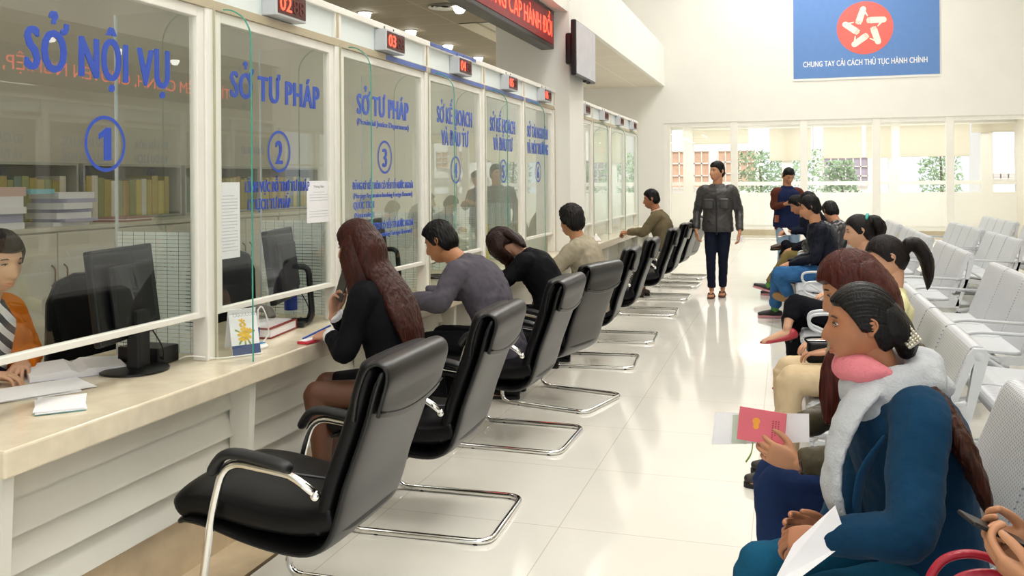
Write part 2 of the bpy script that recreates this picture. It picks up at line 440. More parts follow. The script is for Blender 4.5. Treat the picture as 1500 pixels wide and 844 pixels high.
# outside the end windows: pale houses, trees
def house(x0, x1, y, zt, label, wallc, winc, wins):
    t = thing('house', label, 'building', ((x0 + x1) / 2, y, 0))
    cx = (x0 + x1) / 2
    bm = B(); box(bm, (x0 - cx, 0, 0), (x1 - cx, 2, zt)); link('wall', bm, wallc, t)
    for (a, b, z0, z1) in wins:
        f = B(); box(f, (a - cx, -0.06, z0), (b - cx, 0.0, z1)); wf = link('window_frame', f, winc, t)
        g = B(); n = max(3, int((b - a) / 0.22))
        for k in range(n + 1):
            xx = a - cx + (b - a) * k / n
            box(g, (xx - 0.02, -0.10, z0), (xx + 0.02, -0.06, z1))
        for k in range(4):
            zz = z0 + (z1 - z0) * k / 3
            box(g, (a - cx, -0.10, zz - 0.02), (b - cx, -0.06, zz + 0.02))
        link('window_bars', g, mat('pale_window_bars', 'd8d0c8', rough=0.5), wf)
    return t
M_h1 = mat('pale_house_plaster', 'efeae4', rough=0.9, var=0.03)
M_h2 = mat('faded_orange_shutter', 'c9a48a', rough=0.8, var=0.1, vscale=5)
M_h3 = mat('dull_purple_grille', 'a79aa8', rough=0.8, var=0.05)
house(-5.0, -0.8, 31, 4.2, 'pale house with faded orange barred windows outside the left end window', M_h1, M_h2, [(-4.0, -2.5, 1.2, 2.45), (-2.2, -1.0, 1.3, 2.45)])
house(0.9, 3.2, 32, 4.2, 'pale house with a grey barred window behind the middle of the end wall', M_h1, M_h3, [(1.2, 2.6, 1.25, 2.2)])
house(6.0, 9.2, 32, 4.5, 'pale house with an orange band and a small barred window at far right', M_h1, M_h2, [(7.0, 8.2, 2.0, 2.6), (6.1, 9.0, 1.45, 1.6)])
def shrub(x, y, r, h, label, seed):
    random.seed(seed)
    t = thing('garden_tree', label, 'tree', (x, y, 0), 0, 'trees outside the end windows')
    bm = B(); tube(bm, [(0, 0, 0), (0.05, 0, h * 0.45), (0, 0, h * 0.8)], [0.06, 0.05, 0.02], 8); link('trunk', bm, mat('grey_bark', '7d6f5e', rough=0.9), t)
    bm = B()
    for k in range(900):
        a = random.uniform(0, 2 * pi); zz = random.uniform(0.25, 1.0); rr = r * sqrt(random.random()) * (1.1 - 0.6 * abs(zz - 0.5))
        p = V((rr * cos(a), rr * sin(a), zz * h)); s = random.uniform(0.05, 0.10)
        d = V((random.uniform(-1, 1), random.uniform(-1, 1), random.uniform(-0.4, 1))).normalized(); e = d.orthogonal().normalized()
        q = [p + d * s, p + e * s * 0.4, p - d * s, p - e * s * 0.4]
        bm.faces.new([bm.verts.new(c) for c in q])
    link('foliage', bm, mat('pale_green_leaf', '93aa80', rough=0.7, var=0.25, vscale=3), t)
shrub(-0.75, 27.3, 0.75, 2.3, 'green tree outside, seen behind the walking man and the vest man', 1)
shrub(0.45, 29.3, 0.9, 2.4, 'bushy green tree directly behind the man in the vest', 2)
shrub(1.5, 27.4, 0.5, 2.0, 'small green tree just right of the vest man', 3)
shrub(4.5, 30.0, 0.6, 2.9, 'tall thin green tree behind the right blind', 4)
# ------------------------------------------------------------------ banner, TV, LED signs
t = thing('wall_banner', 'blue banner with a red emblem hanging on the end wall', 'banner', (1.78, EY - 0.02, 3.83))
bm = B(); box(bm, (-1.61, 0, 0.0), (1.61, 0.02, 2.35)); link('backing', bm, M_white, t)
bm = B(); box(bm, (-1.60, -0.006, 0.05), (1.60, 0.0, 2.34)); link('blue_sheet', bm, mat('banner_blue', '5f86c0', rough=0.6, var=0.03), t)
bm = B(); prism(bm, [(0.0 + 0.62 * cos(2 * pi * k / 64), 1.19 + 0.62 * sin(2 * pi * k / 64)) for k in range(64)], 1, -0.010, -0.006); e = link('emblem_disc', bm, mat('emblem_red', 'e2675f', rough=0.6, var=0.06, vscale=2), t)
bm = B()
for k in range(5):
    # a rounded forearm and hand: a bent bar forming one point of the star
    a = pi / 2 + 2 * pi * k / 5 + 0.08
    tip = V((0.47 * cos(a), 0.47 * sin(a)))
    a1 = a + pi / 5; a2 = a - pi / 5
    q1 = V((0.20 * cos(a1), 0.20 * sin(a1))); q2 = V((0.22 * cos(a2 + 0.05), 0.22 * sin(a2 + 0.05)))
    # thick arm from tip to q1
    def bar(p, q, w0, w1, rnd):
        d = (q - p).normalized(); n = V((-d.y, d.x)); pts = []
        pts += [p + n * w0 + d * 0.0, q + n * w1, q - n * w1, p - n * w0]
        if rnd:
            for j in range(1, 8):
                b = pi + pi * j / 8
                pts.append(p + n * w0 * cos(b) * 1.0 + d * w0 * sin(b) * 1.0)
        return [(c.x, c.y + 1.19) for c in pts]
    prism(bm, bar(tip - (tip.normalized() * 0.03), q1, 0.068, 0.075, True), 1, -0.014, -0.010)
    d = (q1 - tip).normalized(); n = V((-d.y, d.x))
    for j in range(4):
        p = q1 + n * (0.051 * (1 - j * 2 / 3.0)); 
        prism(bm, bar(p - d * 0.01, p + d * (0.055 + 0.012 * (j in (1, 2))), 0.014, 0.012, False), 1, -0.014, -0.010)
    prism(bm, bar(tip - tip.normalized() * 0.03, tip + (q2 - tip) * 0.72, 0.03, 0.010, False), 1, -0.0139, -0.010)
link('star_of_hands', bm, mat('emblem_cream', 'f3e6d2', rough=0.6), e)
text('lettering', 'CHUNG TAY CẢI CÁCH THỦ TỤC HÀNH CHÍNH', M_white, t, 2.72, 0.135, MY(-0.02, -0.008, 0.325), bold=0.045)

t = thing('wall_television', 'flat television with its screen coloured pale grey for glare, mounted on the white column', 'television', (-2.0, 9.2, 2.55))
bm = B(); box(bm, (-0.055, -0.47, 0), (0.0, 0.47, 0.56), bev=0.012); link('casing', bm, M_dark, t)
bm = B(); box(bm, (0.0, -0.455, 0.02), (0.004, 0.455, 0.545)); link('screen', bm, mat('grey_screen_glare', 'c9c8c6', rough=0.25), t)  # pale grey stands in for glare reflected off the screen
bm = B(); box(bm, (-0.13, -0.40, 0.12), (-0.055, 0.40, 0.44), bev=0.02); link('rear_housing', bm, M_dark, t)
bm = B(); box(bm, (-0.05, 0.05, -0.015), (-0.01, 0.16, 0.0)); box(bm, (-0.05, 0.22, -0.015), (-0.01, 0.3, 0.0)); link('speaker', bm, M_darkm, t)

t = thing('led_sign', 'long red LED message board hanging over the left counter', 'sign', (-2.27, 6.7, 2.84))
bm = B()
box(bm, (-0.14, -3.2, 0), (0, 2.2, 0.39), bev=0.01); link('frame', bm, M_frame, t)
bm = B(); box(bm, (0, -3.16, 0.045), (0.006, 2.16, 0.345)); link('display_panel', bm, M_ledbg, t)
text('lettering', 'LÒNG NHIỆT TÌNH, NHANH CHÓNG CẤP HÀNH ĐỔI', M_redled, t, 5.1, 0.16, MX(0.008, -0.46, 0.115), bold=0.0)
bm = B(); 
for y in (-2.5, -0.3, 1.9): box(bm, (-0.10, y - 0.02, 0.39), (-0.05, y + 0.02, 0.42))
link('hanging_bracket', bm, M_frame, t)
t = thing('led_sign', 'red LED message board over the right counter, seen mirrored in the glass', 'sign', (2.88, 8.6, 2.55))
bm = B(); box(bm, (0, -2.4, 0), (0.12, 2.9, 0.39), bev=0.01); link('frame', bm, M_frame, t)
bm = B(); box(bm, (-0.006, -2.36, 0.045), (0, 2.86, 0.345)); link('display_panel', bm, M_ledbgk, t)
text('lettering', 'TÌNH, LIÊM CHÍNH, CHUYÊN NGHIỆP, HIỆU', M_redled, t, 4.4, 0.15, MXn(-0.008, 0.1, 0.12), bold=0.0)

# ------------------------------------------------------------------ glazed partitions
def partition(name, label, gx, ys, side):
    """white aluminium frame along Y; side=+1 faces +X"""
    t = thing(name, label, 'partition frame', (gx, ys[0], 0))
    y0 = ys[0]
    bm = B()
    for i, y in enumerate(ys):
        box(bm, (-0.045, y - y0 - 0.035, 0.76), (0.03, y - y0 + 0.035, 2.43), bev=0.004)
    link('mullions', bm, M_alu, t)
    bm = B()
    for i, y in enumerate(ys):
        if side > 0: box(bm, (-0.02, y - y0 + 0.010, 0.762), (0.034, y - y0 + 0.022, 2.24))
        box(bm, (-0.02, y - y0 - 0.022, 2.27), (0.034, y - y0 - 0.002, 2.40))
    box(bm, (-0.03, 0, 2.225), (0.033, ys[-1] - y0, 2.262)); link('beige_strips', bm, M_alub, t)
    bm = B(); box(bm, (-0.05, -0.035, 2.40), (0.04, ys[-1] - y0 + 0.035, 2.437), bev=0.004); link('top_rail', bm, M_alu, t)
    for a, b in zip(ys[:-1], ys[1:]):
        bm = B(); box(bm, (-0.015, a - y0 + 0.035, 2.262), (0.012, b - y0 - 0.035, 2.40)); link('header_panel', bm, M_hdr, t)
    return t
def teller_window(gx, ya, yb, label, group, side=1, rail_z=0.955):
    t = thing('teller_window', label, 'teller window', (gx, (ya + yb) / 2, 0.76), 0, group)
    h = (yb - ya) / 2 - 0.036
    bm = B()
    z0, z1 = rail_z - 0.76, 2.225 - 0.76
    fw = 0.045
    box(bm, (-0.02, -h, z0 - 0.012), (0.02, -h + fw, z1), bev=0.003); box(bm, (-0.02, h - fw, z0 - 0.012), (0.02, h, z1), bev=0.003)
    box(bm, (-0.02, -h + fw, z1 - fw), (0.02, h - fw, z1), bev=0.003)
    link('sash_frame', bm, M_alu, t)
    bm = B(); box(bm, (-0.018, -h, z0 - 0.012), (0.018, h, z0 + 0.012), bev=0.003); link('bottom_rail', bm, M_alu, t)
    bm = B(); box(bm, (-0.004, -h + fw, z0 + 0.012), (0.004, h - fw, z1 - fw)); link('glass_pane', bm, M_glass, t)
    return t
def ring_bm(r, w, M, th=0.0015, n=48):
    bm = B(); a = []; b = []
    for k in range(n):
        c, s = cos(2 * pi * k / n), sin(2 * pi * k / n)
        a.append(bm.verts.new(M @ V((r * c, r * s, th)))); b.append(bm.verts.new(M @ V(((r - w) * c, (r - w) * s, th))))
    for k in range(n): bm.faces.new((a[k], a[(k + 1) % n], b[(k + 1) % n], b[k]))
    return bm
Y1 = [2.03, 3.2, 4.31, 5.55, 6.73, 7.86, 8.97]
partition('counter_partition', 'white aluminium partition frame along the near left counter', GX, Y1, 1)
names = [
    ('window one, lettered in large blue capitals above the circled 1', [('SỞ NỘI VỤ', 0.0, 0.70, 1.87, 0.145, M_blue, 0.10)], '1', 1.64),
    ('window two, with taped notices and the circled 2', [('SỞ TƯ PHÁP', 0.0, 0.78, 1.875, 0.12, M_blue, 0.09), ('LĨNH VỰC BỔ TRỢ TƯ PHÁP', 0.0, 0.56, 1.455, 0.05, M_blue, 0.06), ('LÝ LỊCH TƯ PHÁP', -0.08, 0.36, 1.375, 0.05, M_blue, 0.06)], '2', 1.645),
    ('window three, with the circled 3 and several lines of small blue lettering', [('SỞ TƯ PHÁP', 0.0, 0.72, 1.885, 0.12, M_bluesm, 0.09), ('(Provincial Justice Department)', 0.0, 0.72, 1.825, 0.035, M_bluesm, 0.01),
        ('ĐĂNG KÝ KẾT HÔN CÓ YẾU TỐ NƯỚC NGOÀI', 0.0, 0.84, 1.455, 0.042, M_bluesm, 0.05), ('(Marriage Registration Involving Foreign Elements)', 0.0, 0.82, 1.405, 0.030, M_bluesm, 0.0),
        ('QUỐC TỊCH', -0.28, 0.26, 1.345, 0.042, M_bluesm, 0.05), ('(Nationality)', -0.28, 0.24, 1.295, 0.030, M_bluesm, 0.0),
        ('ĐĂNG KÝ HỘ TỊCH CÓ YẾU TỐ NƯỚC NGOÀI', 0.0, 0.84, 1.215, 0.042, M_bluesm, 0.05), ('(Civil Status Involving Foreign Elements)', 0.04, 0.72, 1.17, 0.030, M_bluesm, 0.0)], '3', 1.645),
    ('window four, with the circled 4, behind the man in the grey jacket', [('SỞ KẾ HOẠCH', 0.0, 0.72, 1.91, 0.12, M_bluesm, 0.06), ('VÀ ĐẦU TƯ', 0.0, 0.56, 1.755, 0.11, M_bluesm, 0.06)], '4', 1.58),
    ('window five, with the circled 5, two windows short of the column', [('SỞ KẾ HOẠCH', 0.0, 0.70, 1.91, 0.12, M_bluesm, 0.06), ('VÀ ĐẦU TƯ', 0.0, 0.54, 1.755, 0.11, M_bluesm, 0.06)], '5', 1.58),
    ('window six, the last one before the white column', [('SỞ TÀI NGUYÊN', 0.0, 0.74, 1.91, 0.11, M_bluesm, 0.05), ('VÀ MÔI TRƯỜNG', 0.0, 0.76, 1.755, 0.11, M_bluesm, 0.05)], '6', 1.58)]
for i in range(6):
    ya, yb = Y1[i], Y1[i + 1]
    t = teller_window(GX, ya, yb, 'teller ' + names[i][0], 'teller windows of the left counter')
    for s, dy, w, z, h, m, bold in names[i][1]:
        text('lettering', s, m, t, w, h, MX(0.006, dy, z - 0.76), bold=bold)
    zc = names[i][3] - 0.76
    link('number_ring', ring_bm(0.10, 0.013, MX(0.006, 0, zc)), M_blue if i < 3 else M_bluesm, t)
    text('window_number', names[i][2], M_blue if i < 3 else M_bluesm, t, 0.062 if i else 0.058, 0.115, MX(0.006, 0, zc - 0.058), bold=0.08 if i else .03)
Y2 = [9.75, 10.9, 12.1, 13.2, 14.35]
partition('counter_partition', 'white aluminium partition frame of the second counter beyond the column', GX, Y2, 1)
n2 = ['first', 'second', 'third', 'fourth']
for i in range(4):
    teller_window(GX, Y2[i], Y2[i + 1], 'unlettered teller window, %s beyond the white column' % n2[i], 'teller windows of the second counter')
# protective blue film left on the header edges
for k, (ya, yb, z0, z1, lab) in enumerate([(5.6, 6.7, 2.228, 2.258, 'strip of blue protective film below the header over window four'), (6.75, 7.83, 2.228, 2.258, 'strip of blue protective film below the header over window five'), (4.9, 5.52, 2.228, 2.258, 'short strip of blue protective film at the right end over window three'), (7.9, 8.4, 2.228, 2.258, 'short strip of blue protective film over window six'), (5.58, 6.5, 2.408, 2.434, 'strip of blue protective film along the top rail over window four')]):
    bm = B(); box(bm, (GX + 0.0345 if z0 < 2.35 else GX + 0.041, ya, z0), (GX + 0.036 if z0 < 2.35 else GX + 0.0425, yb, z1)); tag(link('protective_film', bm, mat('blue_protective_film', '4c63a8', rough=0.3, var=0.35, vscale=3), None), lab, 'film', 'blue protective film strips')

# ticket number displays on the header
def ticket_display(y, x, num, label, red=True, w=0.27):
    t = thing('number_display', label, 'number display', (x, y, 2.27), 0, 'number displays over the teller windows')
    bm = B(); box(bm, (0, -w / 2, 0), (0.075, w / 2, 0.125), bev=0.004); link('casing', bm, M_steel, t)
    bm = B(); box(bm, (0.075, -w / 2 + 0.015, 0.012), (0.078, w / 2 - 0.008, 0.113)); link('screen', bm, mat('brown_led_screen', '4a1c12', rough=0.3), t)
    text('digits', num, M_redled if red else M_dimled, t, 0.10, 0.072, MX(0.0795, -0.055, 0.028), bold=0.0)
    text('unlit_digits', '88', M_dimled, t, 0.10, 0.072, MX(0.0795, 0.06, 0.028), bold=0.0)
    bm = B()
    for yy in (-0.06, 0.07):
        tube(bm, [(0.03, yy, 0.125), (0.03, yy, 0.15), (0.0, yy, 0.155)], 0.004, 6)
    link('hook', bm, M_darkm, t)
ticket_display(3.74, GX + 0.012, '02', 'red number display reading 02 over window two')
ticket_display(4.92, GX + 0.012, '03', 'red number display reading 03 over window three')
ticket_display(6.14, GX + 0.012, '04', 'red number display reading 04 over window four')
ticket_display(7.33, GX + 0.012, '05', 'red number display reading 05 over window five')
ticket_display(8.50, GX + 0.012, '06', 'faint number display over window six beside the column')
for i, y in enumerate([10.35, 11.5, 12.65, 13.8]):
    ticket_display(y, GX + 0.012, '0%d' % (7 + i), 'dark number display over the %s teller window beyond the column' % n2[i], red=False)

# glass fins standing out from the mullions, striped dividers behind
for i, y in enumerate(Y1[1:6] + Y2[1:4]):
    lab = ['clear glass fin with a rounded corner between windows one and two', 'clear glass fin between windows two and three', 'clear glass fin between windows three and four', 'clear glass fin between windows four and five', 'clear glass fin between windows five and six',
           'clear glass fin nearest the column on the second counter', 'clear glass fin in the middle of the second counter', 'clear glass fin farthest along the second counter'][i]
    t = thing('glass_fin', lab, 'glass fin', (GX + 0.03, y, 0.762), 0, 'glass fins between the teller windows')
    W, Hh, r = 0.19, 1.455, 0.13
    out = [(0, 0), (W, 0)] + [(W - r + r * cos(a), Hh - r + r * sin(a)) for a in [pi / 2 * k / 10 for k in range(11)]] + [(0, Hh)]
    bm = B(); prism(bm, out, 1, -0.004, 0.004); link('glass_sheet', bm, M_glassin, t)
    bm = B(); tube(bm, [(p[0], 0, p[1]) for p in out[1:-1]], 0.0032, 6); link('polished_edge', bm, M_glassedge, t)
    if i < 5:
        t = thing('booth_divider', lab.replace('clear glass fin', 'striped glass booth divider').replace(' with a rounded corner', ''), 'divider', (GX - 0.05, y, 0.762), 0, 'striped dividers behind the glass')
        W = 0.40
        bm = B(); box(bm, (-W, -0.004, 0), (0, 0.004, 1.465)); link('glass_sheet', bm, M_glassin, t)
        bm = B()
        z = 0.02
        while z < 0.53:
            box(bm, (-W + 0.004, -0.0055, z), (-0.002, -0.0045, z + 0.0135)); z += 0.0165
        link('white_stripes', bm, glass_mat('white_film_stripes', (1, 1, 1), gain=0.3, frost=0.97, frostcol=(.92, .96, .94)), t)
        bm = B()
        for k in range(7):
            x = -W + 0.03 + k * 0.057
            box(bm, (x, -0.0065, 0.02), (x + 0.0014, -0.006, 0.53))
        link('dark_cords', bm, M_darkm, t)
        bm = B(); box(bm, (-W - 0.006, -0.007, 0), (-W, 0.007, 1.465)); link('edge_trim', bm, M_steel, t)

# right hand partition (seen mirrored in the glass)
RX = 3.0
Y3 = [5.4, 6.55, 7.7, 8.85, 10.0, 11.1, 12.2]
partition('counter_partition', 'white aluminium partition frame along the right counter', RX, Y3, -1)
n3 = [('18', ['SỞ Y TẾ']), ('17', ['SỞ GIÁO DỤC', 'VÀ ĐÀO TẠO']), ('16', ['SỞ KHOA HỌC', 'VÀ CÔNG NGHỆ']), ('15', ['SỞ VĂN HÓA', 'VÀ DU LỊCH']), ('14', ['SỞ XÂY DỰNG']), ('13', ['SỞ NÔNG NGHIỆP'])]
for i in range(6):
    t = teller_window(RX, Y3[i], Y3[i + 1], 'right counter teller window with a circled %s' % n3[i][0], 'teller windows of the right counter', -1)
    for k, s in enumerate(n3[i][1]):
        text('lettering', s, M_blue, t, 0.62, 0.11, MXn(-0.006, 0, 1.92 - 0.17 * k - 0.76), bold=0.08)
    link('number_ring', ring_bm(0.10, 0.012, MXn(-0.006, 0, 0.83)), M_blue, t)
    text('window_number', n3[i][0], M_blue, t, 0.08, 0.11, MXn(-0.006, 0, 0.775), bold=0.08)

# ------------------------------------------------------------------ counters
def counter(label, fx, gx, y0, y1, sups, side=1):
    s = side
    t = thing('service_counter', label, 'counter', (fx, y0, 0)); L = y1 - y0
    def X(d): return -d * s           # depth from the front edge
    def bx(bm, d0, d1, ya, yb, z0, z1, bev=0.0):
        a, b = X(d0), X(d1); return box(bm, (min(a, b), ya, z0), (max(a, b), yb, z1), bev=bev)
    bm = B(); bx(bm, 0, 0.80, 0, L, 0.68, 0.76, bev=0.007); link('marble_top', bm, M_marble, t)
    bm = B(); bx(bm, 0.16, 0.20, 0.03, L - 0.03, 0.22, 0.68)
    for k in range(4):
        z = 0.235 + k * 0.112
        # each board overlaps like clapboard
        a, b, c = X(0.112), X(0.16), X(0.150)
        prism(bm, [(a, z), (b, z), (b, z + 0.104), (c, z + 0.104)], 1, 0.03, L - 0.03)
    link('slatted_panel', bm, M_panel, t)
    for y in sups:
        bm = B()
        a, b, c = X(0.03), X(0.13), X(0.085)
        prism(bm, [(a, 0.68), (b, 0.68), (b, 0.2), (c, 0.2), (X(0.05), 0.30)], 1, y - y0 - 0.02, y - y0 + 0.02)
        link('bracket', bm, M_panel, t)
    bm = B(); bx(bm, 0.14, 0.75, 0.0, L, 0.0, 0.22, bev=0.004); link('plinth', bm, M_marbleb, t)
    bm = B(); bx(bm, 0.20, 0.72, 0.05, L - 0.05, 0.22, 0.68); link('carcass', bm, M_panel, t)
    return t
counter('long cream marble service counter along the left teller windows', -2.07, GX, 1.95, 8.985, [1.99, 3.2, 4.31, 5.55, 6.73, 7.86, 8.9])
counter('cream marble counter of the second row beyond the column', -2.07, GX, 9.68, 14.4, [9.75, 10.9, 12.1, 13.2, 14.3])
counter('cream marble counter on the right side of the hall', 2.75, RX, 5.4, 12.2, [5.5, 6.55, 7.7, 8.85, 10.0, 11.1, 12.1], -1)
# ------------------------------------------------------------------ black cantilever chairs (front = -x, rear of the base at x = 0.35)
def shell_loft(bm, path, th, wid, off, yshift=0.0, nw=10, exp=3.2):
    """path of (x,z), normals point away from the sitter; slab of thickness th lying between off and off+th"""
    P = [V((p[0], 0, p[1])) for p in path]; T = frames(P)
    rings = []
    n = len(P)
    for i, (p, t) in enumerate(zip(P, T)):
        nn = V((t.z, 0, -t.x))     # right hand normal in xz
        e = min(1.0, min(i, n - 1 - i) / 1.5 + 0.35) if n > 4 else 1
        h = th * 0.5 * (0.5 + 0.5 * e); w = wid * 0.5 * (1 - 0.04 * (1 - e))
        c = p + nn * (off + th * 0.5)
        ring = []
        for k in range(4 * nw):
            a = 2 * pi * k / (4 * nw)
            ca, sa = cos(a), sin(a)
            u = abs(ca) ** (2 / exp) * (1 if ca >= 0 else -1); v = abs(sa) ** (2 / exp) * (1 if sa >= 0 else -1)
            ring.append(c + V((0, u * w, 0)) + nn * (v * h))
        rings.append(ring)
    loft(bm, rings)
def make_chair(label):
    t = thing('office_chair', label, 'chair', (0, 0, 0), 0, 'black chairs along the left counter')
    D = 0.35
    back = [(0.01, .920), (-.012, .868), (-.045, .755), (-.085, .645), (-.122, .545), (-.150, .45), (-.185, .375), (-.255, .335), (-.36, .335), (-.48, .355), (-.60, .385), (-.69, .398), (-.728, .39)]
    path = [(x + D, z) for x, z in catmull(back, 4)]
    # the shell: leather back and underside, 35 mm thick, outside of the path
    bm = B(); shell_loft(bm, path, 0.034, 0.50, -0.017); link('back_shell', bm, M_leatherb, t, smooth=True)
    pin = path[2:]
    bm = B(); shell_loft(bm, [(x, z) for x, z in path[1:26]], 0.088, 0.485, 0.010); o1 = link('backrest_cushion', bm, M_leather, t, smooth=True)
    seat = [(-.165, .46), (-.21, .445), (-.30, .430), (-.44, .435), (-.58, .455), (-.69, .455), (-.735, .425)]
    bm = B(); shell_loft(bm, [(x + D, z) for x, z in catmull(seat, 4)], 0.13, 0.495, -0.070); o2 = link('seat_cushion', bm, M_leather, t, smooth=True)
    # piping along the cushion edges and the seat seam
    for s in (-1, 1):
        bm = B(); P = [V((p[0], 0, p[1])) for p in path[3:46]]; T = frames(P)
        tube(bm, [p + V((tt.z, 0, -tt.x)) * 0.004 + V((0, s * 0.2495, 0)) for p, tt in zip(P, T)], 0.0045, 6)
        link('piping', bm, M_leather, t, smooth=True)
    bm = B(); tube(bm, [(-.23 + D, 0.0, .502), (-.30 + D, 0, .491), (-.44 + D, 0.0, .496), (-.58 + D, 0, .516), (-.66 + D, 0, .517)], 0.0035, 6)
    link('seat_seam', bm, mat('grey_seam', '5c5c60', rough=0.4), o2)
    # headrest cover folded over the top, hanging 14 cm down the back
    cov = [(-.088, .765), (-.074, .845), (-.046, .920), (-.010, .943), (.020, .930), (.026, .895), (.006, .825), (-.006, .782)]
    P = [V((x + D, 0, z)) for x, z in catmull(cov, 5)]
    T = frames(P); rings = []
    for p, tt in zip(P, T):
        nn = V((tt.z, 0, -tt.x)); ring = []
        for k in range(32):
            a = 2 * pi * k / 32; ca, sa = cos(a), sin(a)
            u = abs(ca) ** (2 / 4) * (1 if ca >= 0 else -1); v = abs(sa) ** (2 / 4) * (1 if sa >= 0 else -1)
            droop = -0.03 * (1 - u * u) if p.x > D - 0.01 and p.z < .835 else 0.0
            ring.append(p + V((0, u * 0.252, droop)) + nn * (v * 0.011))
        rings.append(ring)
    bm = B(); loft(bm, rings); hc = link('headrest_cover', bm, M_leatherb, t, smooth=True)
    bm = B(); tube(bm, [(0.008 + D, y, .799 - 0.03 * (1 - (y / .25) ** 2)) for y in [-.248 + .496 * k / 16 for k in range(17)]], 0.004, 6)
    link('stitched_seam', bm, M_leather, hc, smooth=True)
    # chrome frame: one tube from arm to arm around the floor
    def side(s):
        y = s * 0.275
        return [(-.215 + D, s * .262, .535), (-.235 + D, y, .560), (-.29 + D, y, .592), (-.525 + D, y, .618), (-.575 + D, y, .45), (-.64 + D, y, .013), (0 + D, y, .013)]
    a = side(1); b = side(-1)
    full = a + [(0 + D, -.275, .013)] + b[::-1][1:]
    bm = B(); tube(bm, round_path(full, 0.075, 6), 0.0135, 10); link('chrome_frame', bm, M_chrome, t, smooth=True)
    for s in (-1, 1):
        y = s * 0.275
        prof = [(-.29, .606), (-.33, .622), (-.47, .642), (-.53, .632), (-.562, .595), (-.572, .57)]
        P = [V((x + D, y, z)) for x, z in catmull(prof, 4)]
        T = frames(P); rings = []; n = len(P)
        for i, (p, tt) in enumerate(zip(P, T)):
            nn = V((tt.z, 0, -tt.x)); e = min(1, 0.55 + min(i, n - 1 - i) * 0.2)
            rings.append([p + V((0, cos(2 * pi * k / 14) * 0.028 * e, 0)) + nn * (sin(2 * pi * k / 14) * 0.017 * e) for k in range(14)])
        bm = B(); loft(bm, rings); link('armrest_pad', bm, M_pad, t, smooth=True)
        bm = B(); ellipsoid(bm, (-.212 + D, s * .262, .530), (.018, .016, .018), 10, 8); link('arm_bolt', bm, M_chrome, t, smooth=True)
        bm = B()
        for x in (-.50, -.06): cyl(bm, (x + D, y, 0.0), (x + D, y, 0.006), 0.012, 8)
        link('foot_pad', bm, M_darkm, t)
    return t
CH = [(2.72, 0, 'empty black leather chair nearest the camera, in front of window two'),
      (3.74, 2, 'black leather chair of the woman on the phone, second from the near end'),
      (5.0, -1, 'black leather chair of the man in the grey jacket, third from the near end'),
      (5.95, -14, 'black leather chair turned with its wide back to the camera, behind the leaning woman'),
      (7.26, 4, 'black leather chair just behind the grey haired man in the beige jacket'),
      (8.41, 3, 'black leather chair standing beside the white column'),
      (10.1, 3, 'black leather chair just past the column, before the man at the far counter'),
      (11.42, 0, 'black leather chair of the man in the olive jacket at the far counter'),
      (12.78, -4, 'black leather chair just behind the seated man at the far counter'),
      (13.86, -8, 'farthest black leather chair, seen beside the hand of the walking man')]
proto = None
for i, (y, a, lab) in enumerate(CH):
    if proto is None: proto = make_chair(lab); o = proto
    else: o = dup(proto, lab)
    o.location = (-1.535 + (0.03 if i == 3 else 0), y, 0); o.rotation_euler = (0, 0, radians(a))
bm = B(); tk = None
box(bm, (-.611 + .35 - .018, -.275 - .0145, .20), (-.611 + .35 + .018, -.275 + .0145, .232), bev=0.004)
link('inventory_sticker', bm, mat('blue_sticker', '3f8fc4', rough=0.5), proto)

